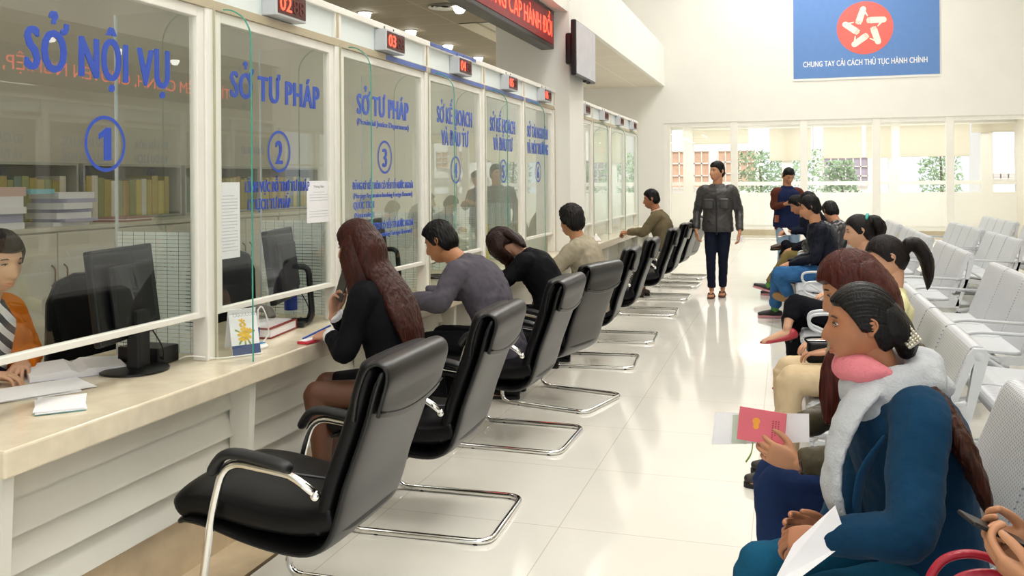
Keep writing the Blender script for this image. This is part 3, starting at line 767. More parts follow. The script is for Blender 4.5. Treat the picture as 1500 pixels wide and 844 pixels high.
# ------------------------------------------------------------------ waiting benches (front = -x, top of the backrests at x = 0)
def make_bench(label, n, arms=(True, True), pitch=0.56):
    t = thing('waiting_bench', label, 'bench', (0, 0, 0), 0, 'grey steel waiting benches')
    w = pitch - 0.025; L = n * pitch
    for k in range(n):
        yc = (k + 0.5) * pitch
        bp = [(0.022, .765), (0.030, .795), (0.012, .822), (-0.016, .822), (-.035, .80), (-.075, .70), (-.125, .57), (-.165, .455), (-.175, .425)]
        P = [V((x, yc, z)) for x, z in catmull(bp, 3)]; T = frames(P)
        def slab(P, T, wd, th):
            bm = B(); rings = []
            for p, tt in zip(P, T):
                nn = V((tt.z, 0, -tt.x))
                rings.append([p + V((0, a * wd / 2, 0)) + nn * (b * th / 2) for a, b in ((-1, -.6), (-.99, -1), (.99, -1), (1, -.6), (1, .6), (.99, 1), (-.99, 1), (-1, .6))])
            return loft(bm, rings)
        link('backrest', slab(P, T, w, 0.018), M_perf, t, smooth=True, autosmooth=50)
        sp = [(-.165, .425), (-.22, .412), (-.40, .418), (-.54, .432), (-.60, .432), (-.628, .415), (-.625, .385)]
        P = [V((x, yc, z)) for x, z in catmull(sp, 3)]; T = frames(P)
        link('seat', slab(P, T, w, 0.018), M_perf, t, smooth=True, autosmooth=50)
    # end plates with slots
    for k in range(n + 1):
        y = k * pitch; ends = k in (0, n)
        th = 0.016 if ends else 0.011
        if ends: y += (-0.0 if k == 0 else 0.0)
        bm = B()
        prism(bm, [(.035, .80), (.02, .825), (-.02, .825), (-.04, .80), (-.165, .475), (-.135, .475), (-.02, .77)], 1, y - th, y + th)     # front strip
        prism(bm, [(.035, .80), (-.03, .55), (-.10, .36), (-.13, .36), (-.055, .56), (-.02, .77)], 1, y - th, y + th)                    # rear strip
        prism(bm, [(-.075, .60), (-.02, .60), (-.055, .49), (-.11, .49)], 1, y - th, y + th)
        prism(bm, [(-.60, .42), (-.62, .40), (-.60, .375), (-.30, .345), (-.10, .345), (-.10, .42), (-.165, .475), (-.18, .40), (-.30, .392), (-.50, .405)], 1, y - th, y + th)
        if ends: ellipsoid(bm, (-.002, y, .795), (.033, .02, .033), 14, 8)
        link('side_plate', bm, M_steel, t)
    bm = B(); box(bm, (-.36, 0.02, .30), (-.28, L - .02, .365), bev=0.008); link('beam', bm, M_steel, t)
    for y in (0.35 * pitch, L - 0.35 * pitch):
        bm = B()
        tube(bm, round_path([(-.60, y, .035), (-.36, y, .085), (-.22, y, .085), (.06, y, .035)], 0.1, 5), 0.024, 10)
        tube(bm, [(-.30, y, .09), (-.32, y, .31)], [0.03, 0.026], 10)
        lg = link('leg', bm, M_steel, t, smooth=True, autosmooth=60)
        bm = B()
        for x in (-.59, .05): lathe(bm, [(0.03, 0.0), (0.03, 0.016), (0.012, 0.03)], 12, Matrix.Translation((x, y, 0)))
        link('foot_pad', bm, M_darkm, lg)
    for k, on in ((0, arms[0]), (n, arms[1])):
        if not on: continue
        y = k * pitch + (-0.03 if k == 0 else 0.03)
        bm = B(); tube(bm, round_path([(-.10, y, .60), (-.50, y, .615), (-.585, y, .60), (-.585, y, .52), (-.50, y, .49), (-.40, y, .42), (-.30, y, .36)], 0.05, 5), 0.011, 8)
        tube(bm, [(-.10, y, .60), (-.06, y - (0.03 if k == 0 else -0.03), .62)], 0.011, 8)
        link('armrest', bm, M_steel, t, smooth=True)
    return t
BN = [(0.72, 1.63, 3, 'grey steel waiting bench nearest the camera, under the woman in the teal coat'),
      (0.72, 3.90, 4, 'grey steel waiting bench just beyond the teal coat, with its nearest seat empty'),
      (0.72, 6.35, 3, 'grey steel waiting bench of the front row past the woman with the bun'),
      (0.72, 8.95, 4, 'grey steel waiting bench under the young men in dark jackets'),
      (0.72, 11.6, 3, 'grey steel bench at the far end of the front row, behind the young men'),
      (1.55, 3.95, 3, 'grey steel bench at the right edge, second row, only its far seat corner showing'),
      (1.55, 6.15, 3, 'grey steel second row bench with broad seats right of the ponytail woman'),
      (1.55, 8.72, 3, 'grey steel second row bench seen right of the hair bun'),
      (1.55, 11.0, 4, 'grey steel second row bench, third one back along the row'),
      (1.55, 13.8, 3, 'small grey steel bench farthest along the second row'),
      (2.38, 7.35, 3, 'grey steel third row bench cut by the right edge'),
      (2.38, 10.6, 3, 'grey steel third row bench with an armrest reaching forward'),
      (2.38, 12.6, 4, 'grey steel third row bench near the end wall'),
      (3.25, 12.6, 3, 'grey steel fourth row bench nearest the right edge'),
      (3.25, 14.8, 4, 'grey steel fourth row bench behind, near the end wall')]
cache = {}
for x, y, n, lab in BN:
    if n in cache: o = dup(cache[n], lab)
    else: o = make_bench(lab, n); cache[n] = o
    o.location = (x, y, 0)

# ------------------------------------------------------------------ office behind the glass
def cabinet(y0, y1, x0, x1, h, label, m, ndoor=2):
    t = thing('filing_cabinet', label, 'cabinet', ((x0 + x1) / 2, (y0 + y1) / 2, 0), 0, 'low cabinets behind the tellers')
    hx = (x1 - x0) / 2; hy = (y1 - y0) / 2
    bm = B(); box(bm, (-hx, -hy, 0), (hx - 0.02, hy, h - 0.03)); link('body', bm, m, t)
    bm = B(); box(bm, (-hx - 0.005, -hy, h - 0.03), (hx + 0.01, hy, h), bev=0.004); link('top', bm, m, t)
    for k in range(ndoor):
        a = -hy + 2 * hy * k / ndoor + 0.004; b = -hy + 2 * hy * (k + 1) / ndoor - 0.004
        bm = B(); box(bm, (hx - 0.02, a, 0.05), (hx, b, h - 0.04), bev=0.003); d = link('door', bm, m, t)
        yy = b - 0.05 if k % 2 == 0 else a + 0.05
        bm = B(); tube(bm, round_path([(hx, yy, h - 0.40), (hx + 0.03, yy, h - 0.38), (hx + 0.03, yy, h - 0.28), (hx, yy, h - 0.26)], 0.02, 4), 0.006, 8); link('handle', bm, mat('bronze_handle', '8c7443', rough=0.3, metal=0.8), d)
    return t
M_cab = mat('pale_grey_cabinet', 'cdcabb', rough=0.5, var=0.02)
for k in range(5):
    cabinet(3.3 + k * 1.12, 4.4 + k * 1.12, -5.25, -4.80, 1.20, 'pale grey low cabinet %s behind the tellers' % ['seen past the teller in orange', 'behind the first black office chair', 'second beyond the paper stacks', 'third beyond the paper stacks', 'farthest toward the column'][k], M_cab)
random.seed(11)
folder_cols = ['b8a452', 'a99848', 'c8b868', '8c9258', 'bba95c', '6b7f70', 'd6d2c2', 'a88a4c']
fm = [mat('folder_%d' % i, c, rough=0.6) for i, c in enumerate(folder_cols)]
M_glcab = mat('grey_shelf_metal', 'a5a59a', rough=0.5)
for k in range(4):
    y0 = 4.5 + k * 1.25
    t = thing('file_shelf', 'tall shelf of yellow and green folders, %s against the office wall' % ['nearest', 'second', 'third', 'farthest'][k], 'shelf', (-5.5, y0 + 0.6, 0), 0, 'folder shelves in the office')
    bm = B()
    for z in (0.02, 1.2, 1.64): box(bm, (-0.2, -0.58, z), (0.2, 0.58, z + 0.02))
    box(bm, (-0.2, -0.6, 0), (0.2, -0.58, 1.66)); box(bm, (-0.2, 0.58, 0), (0.2, 0.6, 1.66)); box(bm, (-0.22, -0.6, 0), (-0.2, 0.6, 1.66))
    link('shelf_frame', bm, M_glcab, t)
    for z in (1.22,):
        y = -0.56; j = 0
        while y < 0.5:
            w = random.uniform(0.055, 0.085); h = random.uniform(0.30, 0.345)
            bm = B(); box(bm, (-0.14, 0, 0), (0.14, w - 0.004, h), bev=0.004)
            f = link('lever_folder', bm, random.choice(fm), None); f.location = (-5.5, y0 + 0.6 + y, z)
            tag(f, 'coloured lever folder standing on an office shelf behind the glass', 'folder', 'lever folders on the office shelves')
            y += w; j += 1
def paper_stack(x, y, z, n, w, d, hh, label, m=None, messy=0.02, seed=1):
    random.seed(seed)
    t = thing('paper_stack', label, 'papers', (x, y, z))
    zz = 0
    for k in range(n):
        h = hh * random.uniform(0.6, 1.4); a = random.uniform(-0.15, 0.15)
        M = Matrix.Translation((random.uniform(-messy, messy), random.uniform(-messy, messy), 0)) @ Matrix.Rotation(a, 4, 'Z')
        bm = B(); box(bm, (-w / 2, -d / 2, zz), (w / 2, d / 2, zz + h), M=M)
        link('sheaf', bm, (m or [M_paper])[k % len(m or [0])], t); zz += h
    return t
M_pink = mat('pinkish_binder', 'd9b9b0', rough=0.6); M_cyan = mat('light_cyan_folder', '7fc4cf', rough=0.5)
paper_stack(-5.0, 4.62, 1.2, 5, 0.3, 0.24, 0.055, 'stack of papers and a pink binder on the cabinet at the left edge', [M_paper, M_paperb, M_paper, M_paper, M_pink], seed=3)
paper_stack(-5.0, 5.2, 1.2, 7, 0.3, 0.3, 0.035, 'untidy heap of grey papers on the cabinet behind window one', [M_paper, M_paperb], 0.035, seed=4)
paper_stack(-5.0, 4.9, 1.43, 1, 0.22, 0.22, 0.03, 'cyan folder lying across the two paper stacks', [M_cyan], seed=5)
paper_stack(-5.0, 5.85, 1.2, 3, 0.28, 0.34, 0.012, 'flat reddish papers on the cabinet', [mat('reddish_paper', 'a8746a', rough=0.7), M_paper], 0.03, seed=6)
# inner desks
def monitor(x, y, z, rz, label, h=0.37, tilt=0.12, stand='post', s=1.0):
    t = thing('computer_monitor', label, 'monitor', (x, y, z), rz)
    Mt = Matrix.Translation((0, 0, 0.13)) @ Matrix.Rotation(-tilt, 4, 'Y')
    bm = B(); box(bm, (-0.035 * s, -0.23 * s, 0), (0.0, 0.23 * s, h * s), bev=0.008, M=Mt); link('panel', bm, M_dark, t)
    bm = B(); box(bm, (0.0, -0.15 * s, 0.05), (0.03, 0.15 * s, h * s - 0.07), bev=0.015, M=Mt); link('rear_cover', bm, M_darkm, t)
    bm = B(); box(bm, (-0.037 * s, -0.21 * s, 0.02), (-0.0345 * s, 0.21 * s, h * s - 0.02), M=Mt); link('screen', bm, M_screen, t)
    if stand == 'post':
        bm = B(); box(bm, (-0.01, -0.045, 0.01), (0.045, 0.045, 0.24), bev=0.01); link('stand', bm, M_darkm, t)
        bm = B(); lathe(bm, [(0.13, 0), (0.13, 0.008), (0.11, 0.016), (0.03, 0.02)], 28); link('base', bm, M_dark, t, smooth=True, autosmooth=40)
    else:
        bm = B(); tube(bm, round_path([(0.02, 0, 0.30), (0.10, 0, 0.30), (0.12, 0, 0.02), (-0.05, 0, 0.012)], 0.05, 5), 0.016, 8); link('stand', bm, M_dark, t, smooth=True)
        bm = B(); box(bm, (-0.12, -0.1, 0), (0.10, 0.1, 0.022), bev=0.01); link('base', bm, M_dark, t)
    bm = B(); tube(bm, round_path([(0.03, 0.03, 0.2), (0.09, 0.06, 0.08), (0.06, 0.12, 0.006), (0.0, 0.22, 0.006)], 0.04, 5), 0.003, 6); link('cable', bm, M_darkm, t)
    return t
monitor(-2.46, 2.93, 0.762, radians(12), 'black monitor seen from behind at window one', h=0.36)
monitor(-2.46, 4.08, 0.762, radians(16), 'black monitor on a loop stand at window two', stand='loop')
monitor(-2.50, 5.27, 0.762, radians(14), 'black monitor on a loop stand at window three, beside the phone woman', stand='loop')
monitor(-2.55, 6.35, 0.762, radians(20), 'black monitor behind window four', stand='loop')
monitor(-2.6, 10.4, 0.762, radians(-30), 'black monitor behind the first window of the far counter', stand='post')
def staff_chair(x, y, rz, label):
    t = thing('staff_chair', label, 'chair', (x, y, 0), rz, 'black staff chairs behind the glass')
    bm = B(); prism(bm, [(-.24, .50), (.24, .50), (.23, .92), (.19, 1.02), (.10, 1.06), (-.10, 1.06), (-.19, 1.02), (-.23, .92)], 0, -0.035, 0.035, bev=0.02)
    link('backrest', bm, M_leather, t)
    bm = B(); box(bm, (-.48, -.25, .42), (0.0, .25, .50), bev=0.03); link('seat', bm, M_leather, t)
    bm = B(); cyl(bm, (-.24, 0, .08), (-.24, 0, .42), 0.025)
    for k in range(5):
        a = 2 * pi * k / 5; tube(bm, [(-.24, 0, .09), (-.24 + .27 * cos(a), .27 * sin(a), .055)], [0.02, 0.012], 8)
    link('base', bm, M_darkm, t)
    bm = B()
    for k in range(5):
        a = 2 * pi * k / 5; ellipsoid(bm, (-.24 + .27 * cos(a), .27 * sin(a), .028), (.028, .02, .028), 10, 8)
    link('castor', bm, M_dark, t)
staff_chair(-3.30, 3.66, radians(150), 'black staff chair with a tall square back behind window one')
staff_chair(-3.55, 5.05, radians(150), 'black staff chair with a rounded back behind window two')
staff_chair(-3.4, 5.75, radians(170), 'black staff chair behind window three')
staff_chair(-3.4, 6.9, radians(170), 'black staff chair behind window five')

# ------------------------------------------------------------------ things on the counters
CT = 0.7615
def sheets(x, y, rz, w, d, n, label, h=0.004, fan=0.06, m=None, seed=2):
    random.seed(seed)
    t = thing('paper_sheets', label, 'papers', (x, y, CT), rz)
    for k in range(n):
        M = Matrix.Translation((random.uniform(-fan, fan) * (k > 0), random.uniform(-fan, fan) * (k > 0), k * (h + 0.0006))) @ Matrix.Rotation(random.uniform(-0.15, 0.15) * (k > 0), 4, 'Z')
        b2 = B(); bmesh.ops.create_grid(b2, x_segments=8, y_segments=8, size=0.5)
        top = b2.faces[:]
        for v in b2.verts: v.co = V((v.co.x * w, v.co.y * d, h + 0.006 * max(0, (v.co.x + v.co.y) - 0.75)))
        r = bmesh.ops.extrude_face_region(b2, geom=top)
        for e in r['geom']:
            if isinstance(e, bmesh.types.BMVert): e.co.z = 0.0 + max(0, e.co.z - h)
        bm = B(); merge(bm, b2, M); link('sheet', bm, (m or [M_paper])[k % len(m or [0])], t)
    return t
sheets(-2.56, 2.52, 0.95, 0.30, 0.21, 3, 'loose white sheets spread on the counter at the left edge', seed=5, fan=0.05, h=0.002)
sheets(-2.31, 2.40, 0.75, 0.15, 0.21, 3, 'small stapled sheaf with a teal edge lying nearest the counter front', seed=6, fan=0.004, h=0.003, m=[M_cyan, M_paper, M_paper])
def open_book(x, y, rz, label, w=0.2, d=0.28, m=M_paper):
    t = thing('open_ledger', label, 'book', (x, y, CT), rz)
    for s in (-1, 1):
        prof = [(0, 0), (0, .014), (s * .03, .030), (s * .1, .026), (s * w, .020), (s * w, 0.0)]
        bm = B(); prism(bm, prof if s > 0 else prof[::-1], 1, -d / 2, d / 2); link('page_block', bm, m, t)
    bm = B(); box(bm, (-w - .005, -d / 2 - .005, -0.0008), (w + .005, d / 2 + .005, 0.0)); link('cover', bm, M_paperb, t)
open_book(-2.68, 2.86, radians(50), 'thick open ledger lying behind the glass at window one', 0.17, 0.26)
t = thing('pen', 'pink capped pen beside the open ledger', 'pen', (-2.53, 2.93, CT + 0.008), 0.6); bm = B(); cyl(bm, (-.06, 0, 0), (.06, 0, 0), 0.0045, 10); link('barrel', bm, M_dark, t); bm = B(); cyl(bm, (-.06, 0, 0), (-.035, 0, 0), 0.008, 10); link('cap', bm, mat('pink_cap', 'd8337c', rough=0.4), t)
bm = B(); tube(bm, catmull([(-2.40, 3.12, CT + .01), (-2.37, 3.13, CT + .022), (-2.33, 3.15, CT + .02), (-2.27, 3.2, CT + .006), (-2.2, 3.3, CT + .004), (-2.16, 3.36, CT + 0.004)], 6), 0.003, 6)
tag(link('cable', bm, M_white), 'thin white cable trailing over the counter below the first mullion', 'cable')
bm = B(); box(bm, (-2.62, 3.02, CT), (-2.42, 3.15, CT + 0.07), bev=0.006); tag(link('network_box', bm, M_dark), 'flat black box behind the monitor of window one', 'box')
# desk calendar with the flower picture
t = thing('desk_calendar', 'white desk calendar with a yellow flower picture at window two', 'calendar', (-2.215, 3.33, CT), radians(-34))
Mc = Matrix.Rotation(radians(-16), 4, 'Y')
bm = B(); box(bm, (-0.003, -0.062, 0.0), (0.0, 0.062, 0.175), M=Mc); c1 = link('front_card', bm, M_paper, t)
bm = B(); box(bm, (0.0005, -0.062, 0.0), (0.0015, 0.062, 0.042), M=Mc); link('blue_band', bm, mat('slate_blue_band', '44547f', rough=0.5), c1)
bm = B(); box(bm, (-0.10, -0.062, 0.0), (-0.097, 0.062, 0.172), M=Matrix.Translation((0.0, 0, 0)) @ Matrix.Rotation(radians(18), 4, 'Y') if False else Matrix.Rotation(radians(14), 4, 'Y')); link('rear_card', bm, M_paper, t)
random.seed(9); bm = B()
for (yy, zz, r) in [(-.008, .14, .013), (-.002, .118, .014), (.012, .088, .02), (-.012, .08, .018), (.0, .105, .012), (.022, .098, .012), (.004, .07, .012)]:
    for k in range(6):
        a = 2 * pi * k / 6 + random.random(); prism(bm, [(yy + p[0], zz + p[1]) for p in [(0, 0), (r * cos(a - .35), r * sin(a - .35)), (r * 1.35 * cos(a), r * 1.35 * sin(a)), (r * cos(a + .35), r * sin(a + .35))]], 0, 0.0004, 0.0012 + 0.0002 * k, M=Mc)
link('flower_picture', bm, mat('yellow_flower_print', 'eebb2e', rough=0.7, var=0.25, vscale=40), c1)
bm = B()
for a in (-2.2, -1.6, -1.1, 0.3, 2.6):
    prism(bm, [(0.0, .085), (.045 * cos(a - .1), .085 + .045 * sin(a - .1)), (.05 * cos(a), .085 + .05 * sin(a)), (.045 * cos(a + .1), .085 + .045 * sin(a + .1))], 0, 0.0002, 0.0008, M=Mc)
link('leaf_picture', bm, mat('green_leaf_print', '8fa05a', rough=0.7), c1)
bm = B(); tube(bm, [V((-0.012 + 0.008 * cos(k * 0.9), -0.058 + 0.116 * k / 60, 0.172 + 0.008 * sin(k * 0.9))) for k in range(61)], 0.0012, 5); link('spiral_binding', bm, M_steel, t)
# pen stand with chained pens
t = thing('pen_stand', 'white pen stand with two tethered blue pens at window two', 'pen stand', (-2.27, 3.48, CT))
bm = B(); lathe(bm, [(0.055, 0), (0.055, 0.008), (0.045, 0.016), (0.012, 0.02)], 20); link('base', bm, M_white, t, smooth=True, autosmooth=40)
bm = B(); box(bm, (-0.02, -0.03, 0.016), (0.03, 0.03, 0.021)); link('blue_label', bm, mat('blue_sticker', '3f8fc4'), t)
for s in (-1, 1):
    bm = B(); cyl(bm, (-0.01, s * .03, 0.016), (-0.01, s * .033, 0.085), 0.0085, 10); pn = link('pen_holder', bm, mat('navy_pen_holder', '2b3a86', rough=0.4), t)
    bm = B(); cyl(bm, (-0.01, s * .033, 0.05), (-0.012, s * .036, 0.165), 0.005, 10); link('pen_barrel', bm, M_white, pn)
bm = B(); tube(bm, catmull([(-.012, .036, .16), (0.0, .05, .175), (0.01, .075, .12), (0.01, .085, .05), (0.0, .055, .012)], 8), 0.0035, 8); link('coil_cord', bm, M_white, t, smooth=True)
# telephone
t = thing('desk_telephone', 'light grey desk telephone behind window two', 'telephone', (-2.58, 4.02, CT), radians(60))
bm = B(); prism(bm, [(-.09, 0), (.09, 0), (.09, .03), (-.09, .065)], 1, -0.10, 0.10, bev=0.008); link('body', bm, M_grey, t)
bm = B(); tube(bm, round_path([(0.0, -.10, .055), (0.0, -.075, .088), (0.0, .075, .088), (0.0, .10, .055)], 0.04, 5), [0.024] * 2 + [0.018] * 10 + [0.024] * 2 if False else 0.02, 10); link('handset', bm, M_grey, t, smooth=True)
bm = B()
for a in range(3):
    for b in range(4): box(bm, (.03 + a * .016, -.03 + b * .02, .05), (.041 + a * .016, -.016 + b * .02, .056 - a * .004))
link('keypad', bm, M_white, t)
# binder and papers
t = thing('ring_binder', 'thick red edged binder full of papers at window two', 'binder', (-2.45, 3.83, CT), radians(8))
bm = B(); box(bm, (-0.10, -0.15, 0.006), (0.10, 0.15, 0.042)); link('pages', bm, M_paper, t)
bm = B(); box(bm, (-0.105, -0.155, 0.0), (0.105, 0.155, 0.005)); box(bm, (-0.105, -0.155, 0.043), (0.105, 0.155, 0.047)); box(bm, (-0.105, 0.150, 0.0), (0.105, 0.155, 0.047)); link('cover', bm, mat('red_binder_cover', '8c2a22', rough=0.5), t)
bm = B(); box(bm, (-0.09, -0.145, 0.047), (0.085, 0.135, 0.052)); link('top_sheets', bm, M_paper, t)
t = thing('water_bottle', 'clear bottle with a blue label behind window two', 'bottle', (-2.56, 4.26, CT))
bm = B(); lathe(bm, [(0.03, 0), (0.034, 0.01), (0.034, 0.15), (0.028, 0.175), (0.014, 0.2), (0.014, 0.21)], 20); link('bottle_body', bm, glass_mat('clear_plastic', (0.9, 0.93, 0.95)), t, smooth=True)
bm = B(); lathe(bm, [(0.0345, 0.05), (0.035, 0.05), (0.035, 0.14), (0.0345, 0.14)], 20); link('label_band', bm, mat('blue_bottle_label', '2440a0', rough=0.4), t, smooth=True, autosmooth=40)
bm = B(); cyl(bm, (0, 0, .205), (0, 0, .228), 0.016, 14); link('bottle_cap', bm, M_white, t)
t = thing('identity_booklet', 'small red booklet with white slips lying before the phone woman', 'booklet', (-2.10, 3.66, CT), radians(-6))
bm = B(); box(bm, (-0.03, -0.06, 0), (0.03, 0.06, 0.012), bev=0.003); link('cover', bm, M_red, t)
bm = B(); box(bm, (-0.026, -0.05, 0.0122), (0.012, 0.045, 0.014)); link('slip', bm, M_paper, t)
sheets(-2.22, 5.95, 0.2, 0.3, 0.21, 3, 'white forms spread on the counter before the leaning woman', seed=8, fan=0.05, h=0.002)
sheets(-2.26, 6.45, -0.3, 0.3, 0.21, 2, 'white papers on the counter at the right of the leaning woman', seed=9, fan=0.06, h=0.002)
# taped notices on the glass
def notice(y0, y1, z0, z1, label, head, gap):
    t = thing('taped_notice', label, 'notice', (GX + 0.0055, (y0 + y1) / 2, (z0 + z1) / 2))
    w = (y1 - y0) / 2; h = (z1 - z0) / 2
    bm = B(); box(bm, (0, -w, -h), (0.0012, w, h)); link('sheet', bm, M_paper, t)
    if head: text('heading', head, mat('grey_print', '8a8a92'), t, w * 0.9, 0.012, MX(0.0014, 0, h - 0.035), bold=0.01, extrude=0.0003)
    bm = B(); z = h - 0.06; k = 0
    while z > -h + 0.02:
        ll = w * (0.8 if k % 5 else 0.5)
        if not (gap and abs(z + 0.02) < 0.02): box(bm, (0.0012, -ll, z), (0.0015, ll, z + 0.003))
        z -= 0.014; k += 1
    link('printed_lines', bm, mat('faint_print', 'c2c4c8'), t)
notice(3.26, 3.43, 1.17, 1.50, 'long printed sheet taped inside the left edge of window two', None, False)
notice(4.01, 4.25, 1.29, 1.505, 'notice headed Thông Báo taped at the right edge of window two', 'Thông Báo', True)
bm = B(); box(bm, (-2.62, 6.85, CT), (-2.60, 7.75, CT + 0.34), bev=0.003); tag(link('counter_board', bm, mat('pale_yellow_board', 'dccf66', rough=0.6)), 'pale yellow board standing behind window five', 'board')
t = thing('desk_fan', 'small desk fan behind the second far window', 'fan', (-2.55, 11.25, CT))
bm = B(); lathe(bm, [(0.09, 0), (0.09, 0.015), (0.02, 0.03), (0.015, 0.14)], 18); link('base', bm, M_darkm, t)
bm = B()
for r in (0.04, 0.075, 0.11): tube(bm, [(0.02, r * cos(2 * pi * k / 24), 0.22 + r * sin(2 * pi * k / 24)) for k in range(24)], 0.003, 5, closed=True)
for k in range(12): tube(bm, [(0.03, 0.02 * cos(2 * pi * k / 12), 0.22 + 0.02 * sin(2 * pi * k / 12)), (0.02, 0.11 * cos(2 * pi * k / 12), 0.22 + 0.11 * sin(2 * pi * k / 12))], 0.002, 5)
link('guard', bm, M_grey, t)
bm = B()
for k in range(3):
    a = 2 * pi * k / 3; prism(bm, [(0, 0.22), (0.09 * cos(a - .4), 0.22 + 0.09 * sin(a - .4)), (0.1 * cos(a), 0.22 + .1 * sin(a)), (0.09 * cos(a + .4), 0.22 + 0.09 * sin(a + .4))], 0, 0.0, 0.004)
link('blades', bm, M_dark, t)
t = thing('desk_bell', 'small white cone on the far counter by the column', 'stand', (-2.2, 10.6, CT)); bm = B(); lathe(bm, [(0.07, 0), (0.06, 0.02), (0.015, 0.07), (0.012, 0.09)], 18); link('cone', bm, M_white, t, smooth=True)

# ------------------------------------------------------------------ lamps
M_lamp = emit_mat('lamp_diffuser', (1.0, 0.97, 0.90), 6.5)
def downlight(x, y, z, label, first=[None]):
    if first[0] is None:
        t = thing('downlight', label, 'ceiling light', (x, y, z), 0, 'round downlights in the office ceilings')
        bm = B(); lathe(bm, [(0.075, 0.0), (0.085, -0.006), (0.07, -0.012), (0.068, 0.0)], 20); link('rim', bm, M_white, t, smooth=True)
        bm = B(); lathe(bm, [(0.001, -0.085), (0.04, -0.075), (0.06, -0.045), (0.066, -0.002), (0.001, -0.001)], 16); link('lamp', bm, M_lamp, t)
        first[0] = t
    else:
        t = dup(first[0], label); t.location = (x, y, z)
    return t
for x, n_ in ((-3.2, 7), (-4.27, 11), (-5.25, 11)):
    for k in range(n_): downlight(x, 1.31 + k * 1.22 + (0.6 if x == -5.25 else 0), 3.30, 'round white downlight in the ceiling above the left tellers')
for x in (3.9, 5.0):
    for k in range(8): downlight(x, 3.0 + k * 1.15, 3.3, 'round white downlight in the ceiling above the left tellers')
for o in bpy.data.objects:
    if o.name.startswith('downlight') and o.location.x > 0: o['label'] = 'round white downlight above the right counter, seen mirrored in the glass'; o['group'] = 'round downlights above the right counter'
t = thing('ceiling_vent', 'round ceiling diffuser above the last windows before the column', 'vent', (-3.35, 8.6, 3.295)); bm = B()
for r in (0.16, 0.115, 0.07): lathe(bm, [(r, 0), (r + 0.012, -0.012), (r - 0.02, -0.003), (r - 0.02, 0.0)], 24)
link('rings', bm, M_alu, t)

def area(name, loc, sx, sy, power, rot=(0, 0, 0), col=(1, 1, 1)):
    l = bpy.data.lights.new(name, 'AREA'); l.shape = 'RECTANGLE'; l.size = sx; l.size_y = sy; l.energy = power; l.color = col
    o = bpy.data.objects.new(name, l); COL.objects.link(o); o.location = loc; o.rotation_euler = rot
    return o
for i, y in enumerate((0.0, 5.5, 11.0, 16.5, 20.5)):  # unseen light panels put in to brighten the hall
    t = thing('hall_fill_panel', 'large white light panel added unseen high over the hall', 'ceiling light', (0.6, y, 7.98), 0, 'unseen light panels added over the hall')
    bm = B(); box(bm, (-1.6, -1.1, -0.03), (1.6, 1.1, 0.0), bev=0.01); link('housing', bm, M_white, t)
    bm = B(); box(bm, (-1.52, -1.02, -0.036), (1.52, 1.02, -0.03)); link('diffuser', bm, emit_mat('hall_fill_glow', (1, 0.98, 0.94), 4.0), t)
    area('hall_fill', (0.6, y, 7.9), 3.0, 2.0, 108, col=(1, 0.99, 0.965))
for y in (1.6, 4.4, 7.2, 11.5):
    area('office_lamp', (-3.5, y, 3.25), 1.2, 1.6, 6.5, col=(1, 0.95, 0.85))
area('second_office_lamp', (-5.0, 13.5, 3.75), 2.5, 4, 45, col=(1, 0.96, 0.88))
area('right_office_lamp', (5.0, 8.0, 2.95), 2, 5, 70, col=(1, 0.95, 0.85))
# daylight; the gallery lamp is an unseen fixture added to brighten it
t = thing('gallery_fill_panel', 'long white lamp added unseen in the gallery behind the end windows', 'ceiling light', (1.0, 23.6, 3.0)); bm = B(); box(bm, (-3.7, -.09, -.035), (3.7, .09, 0), bev=.006); link('housing', bm, M_white, t); bm = B(); box(bm, (-3.65, -.07, -.04), (3.65, .07, -.035)); link('diffuser', bm, M_lamp, t)
area('gallery_fill', (1.0, 23.6, 2.95), 7.5, 1.2, 75, col=(1, 0.99, 0.95))  # added area light that lifts the gallery walls
sl = bpy.data.lights.new('sun', 'SUN'); sl.energy = 4.0; sl.angle = 0.5; so = bpy.data.objects.new('sun', sl); COL.objects.link(so); so.rotation_euler = (radians(32), 0, radians(15))
w = bpy.data.worlds.new('world'); S.world = w; w.use_nodes = True
nt = w.node_tree; bg = nt.nodes['Background']
bg.inputs['Color'].default_value = (0.93, 0.97, 1.0, 1); bg.inputs['Strength'].default_value = 1.15
# ------------------------------------------------------------------ people
def fuse(bm, voxel, smooth=2, fac=0.5):
    me = bpy.data.meshes.new('tmp'); bmesh.ops.recalc_face_normals(bm, faces=bm.faces[:]); bm.to_mesh(me); bm.free()
    o = bpy.data.objects.new('tmp', me); COL.objects.link(o)
    r = o.modifiers.new('r', 'REMESH'); r.mode = 'VOXEL'; r.voxel_size = voxel
    if smooth:
        s = o.modifiers.new('s', 'SMOOTH'); s.factor = fac; s.iterations = smooth
    bpy.context.view_layer.update()
    m2 = bpy.data.meshes.new_from_object(o.evaluated_get(bpy.context.evaluated_depsgraph_get()))
    b2 = B(); b2.from_mesh(m2)
    bpy.data.objects.remove(o); bpy.data.meshes.remove(me); bpy.data.meshes.remove(m2)
    return b2
def wrinkle(bm, amp, freq, seed=0, stretch=(1, 1, 1)):
    bm.normal_update(); off = V((seed * 7.3, seed * 3.1, seed * 5.7))
    for v in bm.verts:
        p = V((v.co.x * stretch[0], v.co.y * stretch[1], v.co.z * stretch[2])) * freq + off
        d = noise.noise(p) * 0.65 + noise.noise(p * 2.3) * 0.35
        v.co += v.normal * (d * amp)
    return bm
def ortho(t, ref):
    x = ref - t * ref.dot(t)
    if x.length < 1e-5: x = t.orthogonal()
    return x.normalized()
